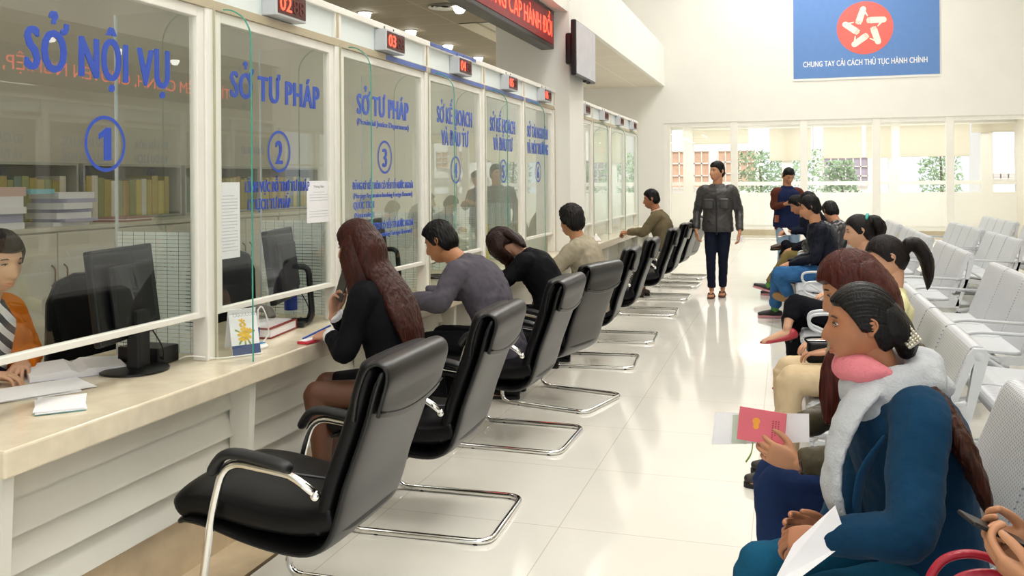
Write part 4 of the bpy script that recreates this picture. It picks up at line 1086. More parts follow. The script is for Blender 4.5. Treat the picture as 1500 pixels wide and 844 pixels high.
def limb(bm, pts, rad, side=None, seg=14, k=5, rnd=True, exp=2.0, capscale=0.8):
    """closed tapering tube through joints; rad: radius or (side radius, other radius)"""
    R = [(r, r) if not isinstance(r, tuple) else r for r in rad]
    C = catmull([tuple(p) + r for p, r in zip(pts, R)], k) if len(pts) > 2 else catmull([tuple(p) + r for p, r in zip(pts, R)], k)
    P = [V(c[:3]) for c in C]; RR = [(max(c[3], 1e-4), max(c[4], 1e-4)) for c in C]; T = frames(P)
    x = ortho(T[0], side if side is not None else T[0].orthogonal())
    rings = []; F = []
    for t in T:
        x = ortho(t, side if side is not None else x); F.append((x, t.cross(x).normalized()))
    def ring(p, f, r, s=1.0):
        out = []
        for j in range(seg):
            a = 2 * pi * j / seg; ca, sa = cos(a), sin(a)
            if exp != 2.0:
                ca = abs(ca) ** (2 / exp) * (1 if ca >= 0 else -1); sa = abs(sa) ** (2 / exp) * (1 if sa >= 0 else -1)
            out.append(p + f[0] * (ca * r[0] * s) + f[1] * (sa * r[1] * s))
        return out
    if rnd:
        m = min(RR[0]) * capscale
        rings += [ring(P[0] - T[0] * m, F[0], RR[0], 0.25), ring(P[0] - T[0] * m * 0.75, F[0], RR[0], 0.66), ring(P[0] - T[0] * m * 0.35, F[0], RR[0], 0.92)]
    rings += [ring(p, f, r) for p, f, r in zip(P, F, RR)]
    if rnd:
        m = min(RR[-1]) * capscale
        rings += [ring(P[-1] + T[-1] * m * 0.35, F[-1], RR[-1], 0.92), ring(P[-1] + T[-1] * m * 0.75, F[-1], RR[-1], 0.66), ring(P[-1] + T[-1] * m, F[-1], RR[-1], 0.25)]
    b2 = B(); loft(b2, rings); bmesh.ops.recalc_face_normals(b2, faces=b2.faces[:]); merge(bm, b2)
    return bm
def sstep(a, b, x):
    t = min(1, max(0, (x - a) / (b - a))); return t * t * (3 - 2 * t)
def gs(d, s): return math.exp(-0.5 * (d / s) ** 2)
HX, HY, HZ = 0.096, 0.076, 0.117
def head_point(d, fem=False):
    x, y, z = d.x * HX, d.y * HY, d.z * HZ
    # jaw narrows, skull wider at the back
    lo = sstep(-0.01, -0.115, z) if False else sstep(0.01, 0.115, -z)
    y *= 1 - (0.34 if fem else 0.28) * lo
    if x > 0:
        x *= 1 - 0.10 * (y / HY) ** 2
        x *= 1 + 0.28 * sstep(0.03, 0.105, -z)               # chin comes forward again
        x *= 1 - 0.02 * gs(z - 0.02, 0.03)
    else:
        x *= 1 - 0.55 * sstep(0.02, 0.11, -z)                # nape
        x *= 1.03
    if d.x > 0.0:
        f = sstep(0.0, 0.45, d.x)
        # nose
        if z < 0.03: 
            ramp = sstep(0.03, -0.034, z) if False else sstep(-0.03, 0.034, -z)
            below = 1 - sstep(0.036, 0.048, -z)
            x += f * 0.024 * ramp * below * gs(y, 0.0095 + 0.006 * ramp)
        x += f * 0.004 * gs(z - 0.034, 0.009) * gs(abs(y) - 0.028, 0.018)      # brow
        x -= f * 0.009 * gs(z - 0.014, 0.011) * gs(abs(y) - 0.031, 0.013)      # sockets
        x += f * 0.005 * gs(z + 0.060, 0.0055) * gs(y, 0.018)                   # upper lip
        x += f * 0.0055 * gs(z + 0.072, 0.006) * gs(y, 0.016)                   # lower lip
        x -= f * 0.003 * gs(z + 0.066, 0.0025) * gs(y, 0.02)
        x -= f * 0.004 * gs(z + 0.084, 0.006) * gs(y, 0.02)
        x += f * 0.006 * gs(z + 0.100, 0.012) * gs(y, 0.017)                    # chin
        x += f * 0.003 * gs(z + 0.022, 0.016) * gs(abs(y) - 0.042, 0.016)       # cheek
    return V((x, y, z))
def head_grid(fn, nu=56, nv=44):
    bm = B(); rows = []
    for j in range(1, nv):
        th = pi * j / nv; row = []
        for i in range(nu):
            ph = 2 * pi * i / nu
            row.append(bm.verts.new(fn(V((sin(th) * cos(ph), sin(th) * sin(ph), cos(th))))))
        rows.append(row)
    for a, b in zip(rows[:-1], rows[1:]):
        for i in range(nu): bm.faces.new((a[i], b[i], b[(i + 1) % nu], a[(i + 1) % nu]))
    t = bm.verts.new(fn(V((0, 0, 1)))); u = bm.verts.new(fn(V((0, 0, -1))))
    for i in range(nu):
        bm.faces.new((t, rows[0][i], rows[0][(i + 1) % nu])); bm.faces.new((u, rows[-1][(i + 1) % nu], rows[-1][i]))
    for f in bm.faces: f.smooth = True
    return bm
def ear_bm(s):
    bm = B()
    limb(bm, [(-.012, s * .068, -.022), (-.014, s * .076, -.012), (-.018, s * .080, .004), (-.016, s * .080, .020), (-.008, s * .073, .028)], [(.007, .005), (.011, .006), (.014, .006), (.013, .006), (.007, .005)], side=V((1, 0, 0)), seg=10, k=3)
    tube(bm, catmull([(-.006, s * .074, -.016), (-.014, s * .084, -.012), (-.028, s * .087, .006), (-.027, s * .086, .022), (-.014, s * .082, .031), (-.004, s * .076, .022)], 4), 0.0032, 6)
    for f in bm.faces: f.smooth = True
    return bm
def hair_fn(style):
    fem = style.get('fem', False); top = style.get('top', .018) * (1.0 if fem else 1.35); side = style.get('side', .008); fl = style.get('front', 0.0); sc = style.get('seed', 1); cover = style.get('cover', 0.0); rough = style.get('rough', .004)
    kz = [(-.10, -.098), (-.06, -.092), (-.035, -.06), (-.015, -.018 - .04 * cover), (.012, -.014 - .05 * cover), (.028, .012 - .06 * cover), (.045, .040 - .03 * cover), (.062, .058 + fl), (.11, .060 + fl)]
    def zl(x):
        if x <= kz[0][0]: return kz[0][1]
        for (a, b), (c, d) in zip(kz[:-1], kz[1:]):
            if x <= c: return b + (d - b) * (x - a) / (c - a)
        return kz[-1][1]
    def fn(d):
        p = head_point(d, fem); m = p.z - zl(p.x)
        k = sstep(-0.004, 0.012, m)
        th = side + (top - side) * sstep(0.02, 0.10, p.z)
        n = V((p.x / HX ** 2, p.y / HY ** 2, p.z / HZ ** 2)).normalized()
        if style.get('flow') == 'back':      # combed from the brow to the nape
            an = atan2(p.y, p.z + .05) * 26; nz = noise.noise(V((p.x * 9 + sc, an, 0.3))) * rough + noise.noise(V((p.x * 14, an * 2.7 + sc, 1.7))) * rough * .6
        else:
            an = atan2(p.y, p.x + .02) * 15; rr_ = sqrt((p.x + .02) ** 2 + p.y ** 2)
            nz = noise.noise(V((an, p.z * 18 + sc, rr_ * 20))) * rough + noise.noise(V((an * 2.6, p.z * 26, rr_ * 30 + sc))) * rough * 0.6
        return p + n * ((th + nz) * k - 0.007 * (1 - k))
    return fn
def hand_bm(wrist, d, pn, side, curl=(25, 30, 20), fcurl=None, thumb=30, spread=5, s=1.0, voxel=0.0032, tcurl=25):
    """side=+1 right hand, -1 left hand; pn = direction the palm faces; curl = bends of the three knuckles in degrees"""
    d = d.normalized(); pn = ortho(d, pn); th = d.cross(pn).normalized() * side
    bm = B()
    w = V(wrist)
    limb(bm, [w - d * .03 * s, w, w + d * .03 * s, w + d * .065 * s, w + d * .088 * s], [(.024 * s, .018 * s), (.025 * s, .017 * s), (.036 * s, .0165 * s), (.040 * s, .0145 * s), (.037 * s, .011 * s)], side=th, seg=16, k=4, exp=2.6)
    limb(bm, [w + d * .015 * s + th * .016 * s + pn * .006 * s, w + d * .045 * s + th * .026 * s + pn * .010 * s], [.017 * s, .014 * s], seg=10)   # ball of the thumb
    L = [(.040, .024, .020), (.045, .028, .022), (.042, .026, .021), (.032, .020, .018)]
    for i in range(4):
        o = (.029 - i * .0195) * s
        c = fcurl[i] if fcurl else curl
        p = w + d * (.086 - (.004 if i == 0 else 0) - (.010 if i == 3 else 0)) * s + th * o
        a = radians(spread * (1.5 - i)); dd = (d * cos(a) + th * sin(a)).normalized()
        pts = [p - dd * .012 * s, p]; ang = 0
        for seg, b in zip(L[i], c):
            ang += radians(b); v = dd * cos(ang) + pn * sin(ang)
            p = p + v * seg * s; pts.append(p)
        r = (.0088 if i < 3 else .0076) * s
        limb(bm, pts, [r * 1.05, r * 1.05, r, r * .93, r * .78], seg=10, k=3)
    a = radians(thumb); p = w + d * .022 * s + th * .026 * s + pn * .006 * s
    v = (d * cos(a) + th * sin(a) + pn * 0.35).normalized(); pts = [p]
    for k, seg in enumerate((.040, .030, .024)):
        vv = (v - th * 0.0 - th * sin(radians(tcurl)) * (k * 0.55) + d * .3 * k).normalized()
        p = p + vv * seg * s; pts.append(p)
    limb(bm, pts, [.013 * s, .0115 * s, .0100 * s, .0078 * s], seg=10, k=3)
    b = fuse(bm, voxel, 2)
    for f in b.faces: f.smooth = True
    return b
def ik(A, T, l1, l2, pole):
    A, T = V(A), V(T); d = T - A; L = min(d.length, (l1 + l2) * 0.999); u = d.normalized()
    a = (l1 * l1 - l2 * l2 + L * L) / (2 * L); h = sqrt(max(l1 * l1 - a * a, 0.0))
    return A + u * a + ortho(u, V(pole)) * h

SKIN = {}
def skin(h): return mat('skin_' + h, h, rough=0.5, var=0.05, vscale=25, bump=0.04, bscale=200, spec=0.35)
def hairm(h, rough=0.38):
    return mat('hair_' + h, tuple(c * .55 for c in hexc(h)), rough=rough, var=0.5, vscale=9, stretch=(14, 14, 1.2), bump=0.8, bscale=14, spec=0.22)
def cloth(h, name=None, rough=0.9, bump=0.25, bscale=120, sheen=0.0, var=0.08, **k):
    return mat('cloth_' + (name or h), h, rough=rough, var=var, vscale=12, bump=bump, bscale=bscale, sheen=sheen, spec=0.12, **k)

class Person:
    def __init__(s, label, root, skinhex, group=None, fem=False, size=1.0):
        s.t = thing('person', label, 'person', root, 0, group); s.o = V(root); s.fem = fem; s.k = size
        s.skin = skin(skinhex); s.body = B(); s.J = {}
    def put(s, name, bm, m, parent=None, smooth=True, **kw):
        for v in bm.verts: v.co -= s.o
        return link(name, bm, m, parent or s.t, smooth=smooth, **kw)
    # pose ------------------------------------------------------------
    def sit(s, hip, face, lean=10, curve=15, seat=None, head=(0, 0), tilt=0, knees=None, ankles=None, twist=0, back=0.49, headoff=None):
        """hip: (x,y,z) pelvis centre; face: heading in degrees (0=+x); lean: degrees forward"""
        J = s.J; k = s.k
        a = radians(face); d = V((cos(a), sin(a), 0)); l = V((-sin(a), cos(a), 0)); up = V((0, 0, 1))
        P = V(hip); J['pelvis'] = P; J['d'] = d; J['lat'] = l
        def dirv(g): g = radians(g); return up * cos(g) + d * sin(g)
        J['waist'] = P + dirv(lean - curve * .3) * (.17 * k)
        J['chest'] = J['waist'] + dirv(lean + curve * .3) * (.17 * k)
        J['neck'] = J['chest'] + dirv(lean + curve) * ((back - .34) * k)
        tw = radians(twist); l2 = l * cos(tw) - d * sin(tw); J['lat2'] = l2; J['cf'] = (d * cos(tw) + l * sin(tw))
        J['head'] = J['neck'] + (dirv(lean + curve + 6) * (.165 * k) if headoff is None else V(headoff)) + d * .02
        s.headdir(face + head[0], head[1], tilt)
        sw = (.150 if s.fem else .172) * k
        for n, sg in (('L', 1), ('R', -1)):
            J['sh' + n] = J['neck'] + l2 * sg * sw - dirv(lean + curve) * .045
            J['hip' + n] = P + l * sg * .088 * k - up * .015
        kn = knees or [(.41, .10), (.41, -.10)]
        for n, q in (('L', kn[0]), ('R', kn[1])):
            J['kn' + n] = V((P.x, P.y, 0)) + d * q[0] + l * q[1] + up * (q[2] if len(q) > 2 else .49)
        an = ankles or [(.43, .10), (.43, -.10)]
        for n, q in (('L', an[0]), ('R', an[1])):
            J['an' + n] = V((P.x, P.y, 0)) + d * q[0] + l * q[1] + up * (q[2] if len(q) > 2 else .085)
            J['to' + n] = d
        return s
    def stand(s, pos, face, lean=0, head=(0, 0), tilt=0, h=1.66, feet=((.12, .09), (-.12, -.09)), twist=0):
        J = s.J; k = h / 1.66; s.k = k
        a = radians(face); d = V((cos(a), sin(a), 0)); l = V((-sin(a), cos(a), 0)); up = V((0, 0, 1)); b = V((pos[0], pos[1], 0))
        J['d'] = d; J['lat'] = l; tw = radians(twist); l2 = l * cos(tw) - d * sin(tw); J['lat2'] = l2; J['cf'] = d * cos(tw) + l * sin(tw)
        J['pelvis'] = b + up * .88 * k
        def dirv(g): g = radians(g); return up * cos(g) + d * sin(g)
        J['waist'] = J['pelvis'] + dirv(lean) * .17 * k; J['chest'] = J['waist'] + dirv(lean) * .17 * k; J['neck'] = J['chest'] + dirv(lean) * .16 * k
        J['head'] = J['neck'] + dirv(lean + 5) * .17 * k + d * .015
        s.headdir(face + head[0], head[1], tilt)
        sw = (.150 if s.fem else .178) * k
        for (n, sg), f in zip((('L', 1), ('R', -1)), feet):
            J['sh' + n] = J['neck'] + l2 * sg * sw - up * .065
            J['hip' + n] = J['pelvis'] + l * sg * .085 * k
            J['an' + n] = b + d * f[0] + l * f[1] + up * (f[2] if len(f) > 2 else .085)
            J['kn' + n] = ik(J['hip' + n], J['an' + n], .405 * k, .40 * k, d); J['to' + n] = d
        return s
    def headdir(s, yaw, pitch=0, roll=0):
        s.HM = Matrix.Translation(s.J['head']) @ Matrix.Rotation(radians(yaw), 4, 'Z') @ Matrix.Rotation(radians(pitch), 4, 'Y') @ Matrix.Rotation(radians(roll), 4, 'X') @ Matrix.Scale(s.k if s.k < 1.1 else 1.1, 4)
    def arm(s, n, wrist, pole=(0, 0, -1), hd=None, pn=None, hand=True, l1=.275, l2=.245, elbow=None, **kw):
        J = s.J; W = V(wrist); S_ = J['sh' + n]
        E = V(elbow) if elbow is not None else ik(S_, W, l1 * s.k, l2 * s.k, pole)
        if elbow is None and (W - E).length > l2 * s.k * 1.02: W = E + (W - E).normalized() * l2 * s.k
        J['el' + n] = E; J['wr' + n] = W
        if hand:
            dd = V(hd) if hd is not None else (W - E).normalized()
            p = V(pn) if pn is not None else V((0, 0, -1))
            b = hand_bm(W, dd, p, 1 if n == 'R' else -1, s=(.93 if s.fem else 1.03) * s.k, **kw)
            merge(s.body, b)
        return s
    # surfaces ------------------------------------------------------------
    def torso_rings(s, add, low=-.10, top=True, flare=0.0):
        J = s.J; k = s.k; fem = s.fem
        tab = [(-.5, .165, .118), (0, .166, .122), (.34, .138 if fem else .152, .104), (.68, .152 if fem else .166, .114), (.86, .150 if fem else .160, .098), (.96, .108, .078), (1.0, .066, .062)]
        pts = []; rad = []; sides = []
        upv = (J['waist'] - J['pelvis']).normalized()
        st = [(J['pelvis'] + upv * low, tab[0]), (J['pelvis'], tab[1]), (J['waist'], tab[2]), (J['chest'], tab[3]), (J['chest'].lerp(J['neck'], .62), tab[4]), (J['chest'].lerp(J['neck'], .9), tab[5]), (J['neck'] + (J['neck'] - J['chest']).normalized() * .025, tab[6])]
        for i, (p, (q, a, b)) in enumerate(st):
            e = add if i < 5 else add * .5
            fl = flare if i == 0 else 0
            pts.append(p); rad.append((a * k + e + fl, b * k + e + fl)); sides.append(J['lat'].lerp(J['lat2'], i / 6.0))
        return pts, rad, sides
    def torso(s, bm, add, low=-.10, flare=0.0):
        pts, rad, sides = s.torso_rings(add, low, flare=flare)
        C = catmull([tuple(p) + r + tuple(q) for p, r, q in zip(pts, rad, sides)], 4)
        P = [V(c[:3]) for c in C]; T = frames(P); rings = []
        for c, p, t in zip(C, P, T):
            x = ortho(t, V(c[5:8])); y = t.cross(x)
            rings.append([p + x * (c[3] * cos(2 * pi * j / 28)) + y * (c[4] * sin(2 * pi * j / 28)) for j in range(28)])
        b2 = B(); loft(b2, rings); bmesh.ops.recalc_face_normals(b2, faces=b2.faces[:]); merge(bm, b2)
        return bm
    def finish_body(s, voxel=0.009, face=True, hairc=None):
        J = s.J; k = s.k; bm = B()
        s.torso(bm, -.022, low=-.05)
        nk = .052 if s.fem else .060
        limb(bm, [J['chest'].lerp(J['neck'], .6), J['neck'], s.HM @ V((-.018, 0, -.055)), s.HM @ V((-.012, 0, 0.0))], [nk * 1.2, nk * k * 1.05, nk * k * .95, nk * .9], seg=16)
        for n in 'LR':
            if 'wr' + n in J:
                E, W = J['el' + n], J['wr' + n]
                limb(bm, [J['sh' + n], J['sh' + n].lerp(E, .5), E, E.lerp(W, .35), W], [.043 * k, .038 * k, .034 * k, .034 * k, .024 * k])
            H, K, A = J['hip' + n], J['kn' + n], J['an' + n]
            cv = (K - A).cross(K - H).cross(K - A)
            limb(bm, [H, H.lerp(K, .5), K], [.075 * k, .066 * k, .050 * k])
            back = -J['d'] * .012
            limb(bm, [K, K.lerp(A, .28) + back, K.lerp(A, .65), A], [.048 * k, .050 * k, .036 * k, .030 * k])
            f = J['to' + n]; f = V(f).normalized(); dn = V((0, 0, -1)) if abs(f.z) < .9 else J['d']
            dn = s.footdn[n] if hasattr(s, 'footdn') and n in s.footdn else ortho(f, V((0, 0, -1)))
            sd = f.cross(dn)
            limb(bm, [A - f * .035 + dn * .045, A + f * .03 + dn * .045, A + f * .10 + dn * .058, A + f * .15 + dn * .064], [(.028, .03), (.034, .032), (.040, .022), (.034, .014)], side=sd)
            J['fd' + n] = dn; J['fs' + n] = sd
        core = fuse(bm, voxel, 2)
        for f in core.faces: f.smooth = True
        merge(core, s.body)
        h = head_grid(lambda d: head_point(d, s.fem)); merge(core, h, s.HM)
        for sg in (1, -1): merge(core, ear_bm(sg), s.HM)
        s.put('body', core, s.skin)
        if face:
            b = B(); bd = B()
            for sg in (1, -1):
                ellipsoid(b, (.0745, sg * .031, .012), (.0095, .0130, .0040), 14, 10, mi=0)
                ellipsoid(b, (.0795, sg * .031, .0122), (.0052, .0056, .0041), 12, 8, mi=1)
            for v in b.verts: v.co = s.HM @ v.co
            s.put('eyes', b, None, mats=[mat('eye_white', 'b5a79a', rough=0.3), mat('dark_iris', '140d0a', rough=0.15)])
            for sg in (1, -1):
                limb(bd, [(.0855, sg * .015, .0325), (.0845, sg * .030, .0355), (.0735, sg * .047, .0305)], [(.0012, .0028), (.0018, .0032), (.001, .002)], seg=8)
                tube(bd, catmull([(.0815, sg * .018, .0135), (.0840, sg * .030, .0168), (.077, sg * .044, .0120)], 4), 0.0017, 6)
            for v in bd.verts: v.co = s.HM @ v.co
            s.put('eyebrows', bd, mat('brow_black', '1c1410', rough=0.7))
            b = B()
            limb(b, [(.079, .024, -.0655), (.0905, .010, -.0610), (.0925, 0, -.0620), (.0905, -.010, -.0610), (.079, -.024, -.0655)], [(.002, .001), (.0045, .003), (.004, .003), (.0045, .003), (.002, .001)], side=V((0, 0, 1)), seg=10)
            limb(b, [(.079, .022, -.067), (.091, .009, -.0718), (.0925, 0, -.0725), (.091, -.009, -.0718), (.079, -.022, -.067)], [(.002, .001), (.005, .0035), (.0055, .004), (.005, .0035), (.002, .001)], side=V((0, 0, 1)), seg=10)
            for v in b.verts: v.co = s.HM @ v.co
            s.put('lips', b, mat('lip_' + s.skin.name, tuple(c * m for c, m in zip(SKINRGB[s.skin.name], (.92, .62, .58))), rough=0.4))
        return s
    def hair(s, hexc_, style, extra=None, voxel=0.006, rough=.38, res=(110, 80)):
        b = head_grid(hair_fn(dict(style, fem=s.fem)), *res)
        for v in b.verts: v.co = s.HM @ v.co
        m = hairm(hexc_, rough)
        h = s.put('hair', b, m)
        if extra:
            for nm, pts, rad, side, amp in extra:
                bm = B(); limb(bm, [V(p) for p in pts], rad, side=side, seg=24, k=8)
                bm = fuse(bm, voxel, 2); wrinkle(bm, amp, 55, 3, (1, 1, .12)); wrinkle(bm, amp * .7, 130, 5, (1, 1, .1))
                s.put(nm, bm, m, None)
        return h
    def jacket(s, m, add=.018, sl=(.066, .056, .048, .042), low=-.10, voxel=.010, amp=.009, freq=13, cuff=0.97, collar=.02, name='jacket', flare=0.0, sleeves=True, seed=1, shoulder=.072):
        J = s.J; k = s.k; bm = B(); s.torso(bm, add, low, flare)
        if sleeves:
            for n in 'LR':
                if 'wr' + n not in J: continue
                Sx, E, W = J['sh' + n], J['el' + n], J['wr' + n]
                inner = Sx.lerp(J['chest'].lerp(J['neck'], .5), .45)
                limb(bm, [inner, Sx, Sx.lerp(E, .5), E, E.lerp(W, .45), E.lerp(W, cuff)], [.070 * k + add * .3, shoulder * k, sl[0] * k, sl[1] * k, sl[2] * k, sl[3] * k], k=6, capscale=.2)
        if collar:
            nd = (s.HM.translation - J['neck']).normalized()
            limb(bm, [J['neck'] - nd * .03, J['neck'] + nd * collar], [(.078 * k, .074 * k), (.070 * k, .066 * k)], side=J['lat2'], seg=18, capscale=.25)
        bm = fuse(bm, voxel, 3); wrinkle(bm, amp, freq, seed); wrinkle(bm, amp * .5, freq * 2.4, seed + 3)
        return s.put(name, bm, m)
    def trousers(s, m, r=(.092, .082, .066, .062, .052), hem=.93, voxel=.010, amp=.007, freq=16, name='trousers', waist=.02, seed=2, only='LR'):
        J = s.J; k = s.k; bm = B(); P = J['pelvis']; up = (J['waist'] - P).normalized()
        limb(bm, [P - up * .05, P, P + up * .10], [(.150 * k, .115 * k), (.160 * k, .120 * k), (.142 * k, .108 * k)], side=J['lat'], seg=22, capscale=.5)
        for n in only:
            H, K, A = J['hip' + n], J['kn' + n], J['an' + n]
            limb(bm, [H, H.lerp(K, .5), K + (K - A).normalized() * .005], [r[0] * k, r[1] * k, r[2] * k], k=6)
            limb(bm, [K, K.lerp(A, .4), K.lerp(A, hem)], [r[2] * k, r[3] * k, r[4] * k], k=6, capscale=.2)
        bm = fuse(bm, voxel, 3); wrinkle(bm, amp, freq, seed)
        return s.put(name, bm, m)
    def shoes(s, m, sole=None, h=.0, kind='shoe', which='LR', soleh=.018, ankle=False, topm=None):
        J = s.J; k = s.k
        for n in which:
            A = J['an' + n]; f = V(J['to' + n]).normalized(); dn = J['fd' + n]; sd = J['fs' + n]
            bm = B(); g = .085 - soleh
            limb(bm, [A - f * .055 + dn * (g - .028), A + f * .01 + dn * (g - .032), A + f * .09 + dn * (g - .028), A + f * .165 + dn * (g - .020)], [(.034, .034), (.038, .040), (.044, .032), (.032, .020)], side=sd, seg=18)
            if ankle: limb(bm, [A + dn * .02, A - dn * .02], [.043, .042])
            bm = fuse(bm, .006, 2)
            sh = s.put('shoe', bm, m)
            if sole:
                bm = B(); pts = []
                for t, w in [(-.078, .012), (-.070, .028), (-.04, .034), (.03, .034), (.09, .042), (.14, .038), (.172, .024), (.182, .008)]: pts.append((t, w))
                o = [(t, w) for t, w in pts] + [(t, -w) for t, w in reversed(pts)]
                v0 = [bm.verts.new(A + f * t + sd * w + dn * (.085 - soleh - .004)) for t, w in o]; v1 = [bm.verts.new(A + f * t + sd * w + dn * .085) for t, w in o]
                bm.faces.new(v0); bm.faces.new(v1[::-1])
                for i in range(len(o)): bm.faces.new((v0[i], v0[(i + 1) % len(o)], v1[(i + 1) % len(o)], v1[i]))
                s.put('sole', bm, sole, sh, smooth=False); 
        return s
SKINRGB = {}
for h_ in ('c08a68', 'b98562', 'a56f50', 'd0a284', 'c8977a', 'b27a55'):
    skin(h_); SKINRGB['skin_' + h_] = hexc(h_)
# ------------------------------------------------------------------ who is in the hall
M_teal = cloth('0d3450', 'teal_wool', sheen=0.05)
M_jeans = cloth('22335a', 'dark_denim', bump=0.3)
M_blk = cloth('101014', 'black_suit', rough=0.8)
def child(p, name, bm, m, **k): return p.put(name, bm, m, **k)
def quad_sheet(name, label, cat, pts, m, th=0.0012, group=None):
    c = sum((V(p) for p in pts), V()) / len(pts)
    n = (V(pts[1]) - V(pts[0])).cross(V(pts[2]) - V(pts[0])).normalized() * th
    bm = B(); a = [bm.verts.new(V(p) - c) for p in pts]; b = [bm.verts.new(V(p) - c + n) for p in pts]; k = len(pts)
    bm.faces.new(a[::-1]); bm.faces.new(b)
    for i in range(k): bm.faces.new((a[i], a[(i + 1) % k], b[(i + 1) % k], b[i]))
    o = link(name, bm, m); o.location = c
    return tag(o, label, cat, group)

# -- woman in the teal coat
p = Person('woman in a teal coat and grey scarf with a low ponytail and silver clip', (.38, 2.42, 0), 'a56f50', fem=True, size=.93)
p.sit((.315, 2.42, .53), 200, lean=6, curve=16, back=.50, head=(-17, 3), headoff=(-.035, -.01, .152), knees=[(.36, .13, .50), (.39, -.07, .51)], ankles=[(.38, .12), (.40, -.08)])
p.HM = p.HM @ Matrix.Scale(.915, 4)
p.arm('L', (.075, 2.17, .675), elbow=(.25, 2.10, .73), hd=(-1, .25, -.25), pn=(0.1, .5, -.8), curl=(35, 40, 30))
p.arm('R', (.10, 2.36, .615), elbow=(.19, 2.60, .72), hd=(-1, -.25, .25), pn=(-.2, -1, .1), curl=(20, 30, 25))
p.finish_body(voxel=.008)
p.hair('120e0e', dict(top=.012, side=.011, front=.002, cover=-.1, rough=.0022, seed=3, flow='back'), extra=[
    ('hair_knot', [p.HM @ V((-.05, 0, .03)), p.HM @ V((-.085, 0, -.01)), p.HM @ V((-.112, 0, -.045)), p.HM @ V((-.115, 0, -.078))], [(.062, .05), (.064, .045), (.046, .032), (.026, .022)], V((0, 1, 0)), .002)], res=(260, 180), voxel=.004)
bm = B(); limb(bm, [(.315, 2.34, 1.00), (.345, 2.29, .955), (.375, 2.25, .90), (.40, 2.235, .84), (.42, 2.225, .785), (.428, 2.22, .74)], [(.03, .02), (.045, .026), (.05, .026), (.048, .022), (.036, .016), (.012, .006)], side=V((0, 1, 0)), seg=24, k=8)
bm = fuse(bm, .005, 1); wrinkle(bm, .008, 60, 3, (1, 1, .15)); child(p, 'ponytail', bm, hairm('4a2416'))
bm = B(); M_ = p.HM @ Matrix.Translation((-.118, .046, -.028)) @ Matrix.Rotation(radians(35), 4, 'Y') @ Matrix.Rotation(radians(25), 4, 'X')
box(bm, (-.022, -.006, -.026), (.022, .006, .026), bev=.003, M=M_)
for i in range(5):
    for j in range(6): ellipsoid(bm, M_ @ V((-.018 + i * .009, .007, -.022 + j * .009)), (.0045, .004, .0045), 8, 6)
child(p, 'hair_clip', bm, mat('silver_filigree', 'c9c4b4', rough=0.25, metal=0.7, var=0.3, vscale=200, bump=0.6, bscale=250))
p.jacket(M_teal, add=.030, sl=(.068, .062, .054, .047), low=-.17, flare=.015, voxel=.007, amp=.007, freq=11, cuff=.93, collar=.0, name='coat', shoulder=.076)
p.trousers(cloth('164f6c', 'teal_trousers'), r=(.092, .084, .068, .064, .055))
p.shoes(mat('tan_cork_sandal', 'a8743c', rough=0.6), M_darkm)
bm = B(); limb(bm, [(.215, 2.235, .90), (.165, 2.215, .82), (.150, 2.20, .74), (.165, 2.19, .69)], [(.004, .010), (.005, .020), (.005, .018), (.003, .008)], side=V((.8, -.6, 0)), seg=12); child(p, 'lapel', fuse(bm, .004, 1), M_teal)
# scarf: wrapped ring, pink fold at the throat, hanging tail
nk = V((.235, 2.405, 1.005)); bm = B()
ring = []
for k in range(25):
    a = 2 * pi * k / 24; ring.append(nk + V((.085 * cos(a) + .008, .090 * sin(a), .034 * cos(a) - .006 + .008 * sin(2 * a))))
M_scarf = cloth('b9bcc0', 'grey_knit', bump=0.8, bscale=160)
limb(bm, ring, [(.038 + .004 * sin(k), .050 + .004 * cos(k * 1.7)) for k in range(25)], seg=16, k=2)
ring2 = [q + V((.02, -.004, -.048)) + (q - nk) * .10 for q in ring[:17]]
limb(bm, ring2, [(.030, .036)] * 17, seg=14, k=2)
limb(bm, [(.19, 2.31, .985), (.145, 2.275, .95), (.115, 2.255, .88), (.098, 2.25, .80), (.10, 2.25, .74), (.115, 2.245, .69)], [(.045, .02), (.055, .020), (.050, .017), (.046, .016), (.045, .016), (.036, .010)], side=V((.35, -.9, 0)), seg=18, k=6)
bm = fuse(bm, .006, 2); wrinkle(bm, .009, 17, 4, (1, 1, 1)); sc = child(p, 'scarf', bm, M_scarf)
bm = B()
pk = [nk + V((.092 * cos(a), .098 * sin(a), .022 + .008 * sin((g - 118) / 180 * pi))) for g in (118, 140, 162, 184, 206, 228, 250, 268) for a in [radians(g)]]
limb(bm, pk, [(.016, .018), (.024, .028), (.030, .036), (.034, .042), (.035, .043), (.034, .038), (.028, .028), (.016, .012)], seg=16, k=4)
bm = fuse(bm, .005, 2); wrinkle(bm, .006, 22, 9); child(p, 'pink_fold', bm, cloth('d87f88', 'pink_knit', bump=0.8, bscale=160), parent=sc)
bm = B()
for q in ((.195, 2.235, .665), (.205, 2.225, .650)): ellipsoid(bm, q, (.008, .006, .008), 12, 8)
for q in ((.452, 2.38, .645), (.458, 2.37, .605)): ellipsoid(bm, q, (.006, .008, .008), 12, 8)
child(p, 'buttons', bm, mat('brass_button', 'b9a26a', rough=0.25, metal=0.8))
quad_sheet('paper_sheet', 'folded white paper in the hands of the woman in the teal coat', 'paper', [(.10, 2.13, .765), (.125, 2.12, .69), (.0, 2.10, .585), (-.035, 2.13, .575), (.01, 2.14, .665)], M_paper, .0025)

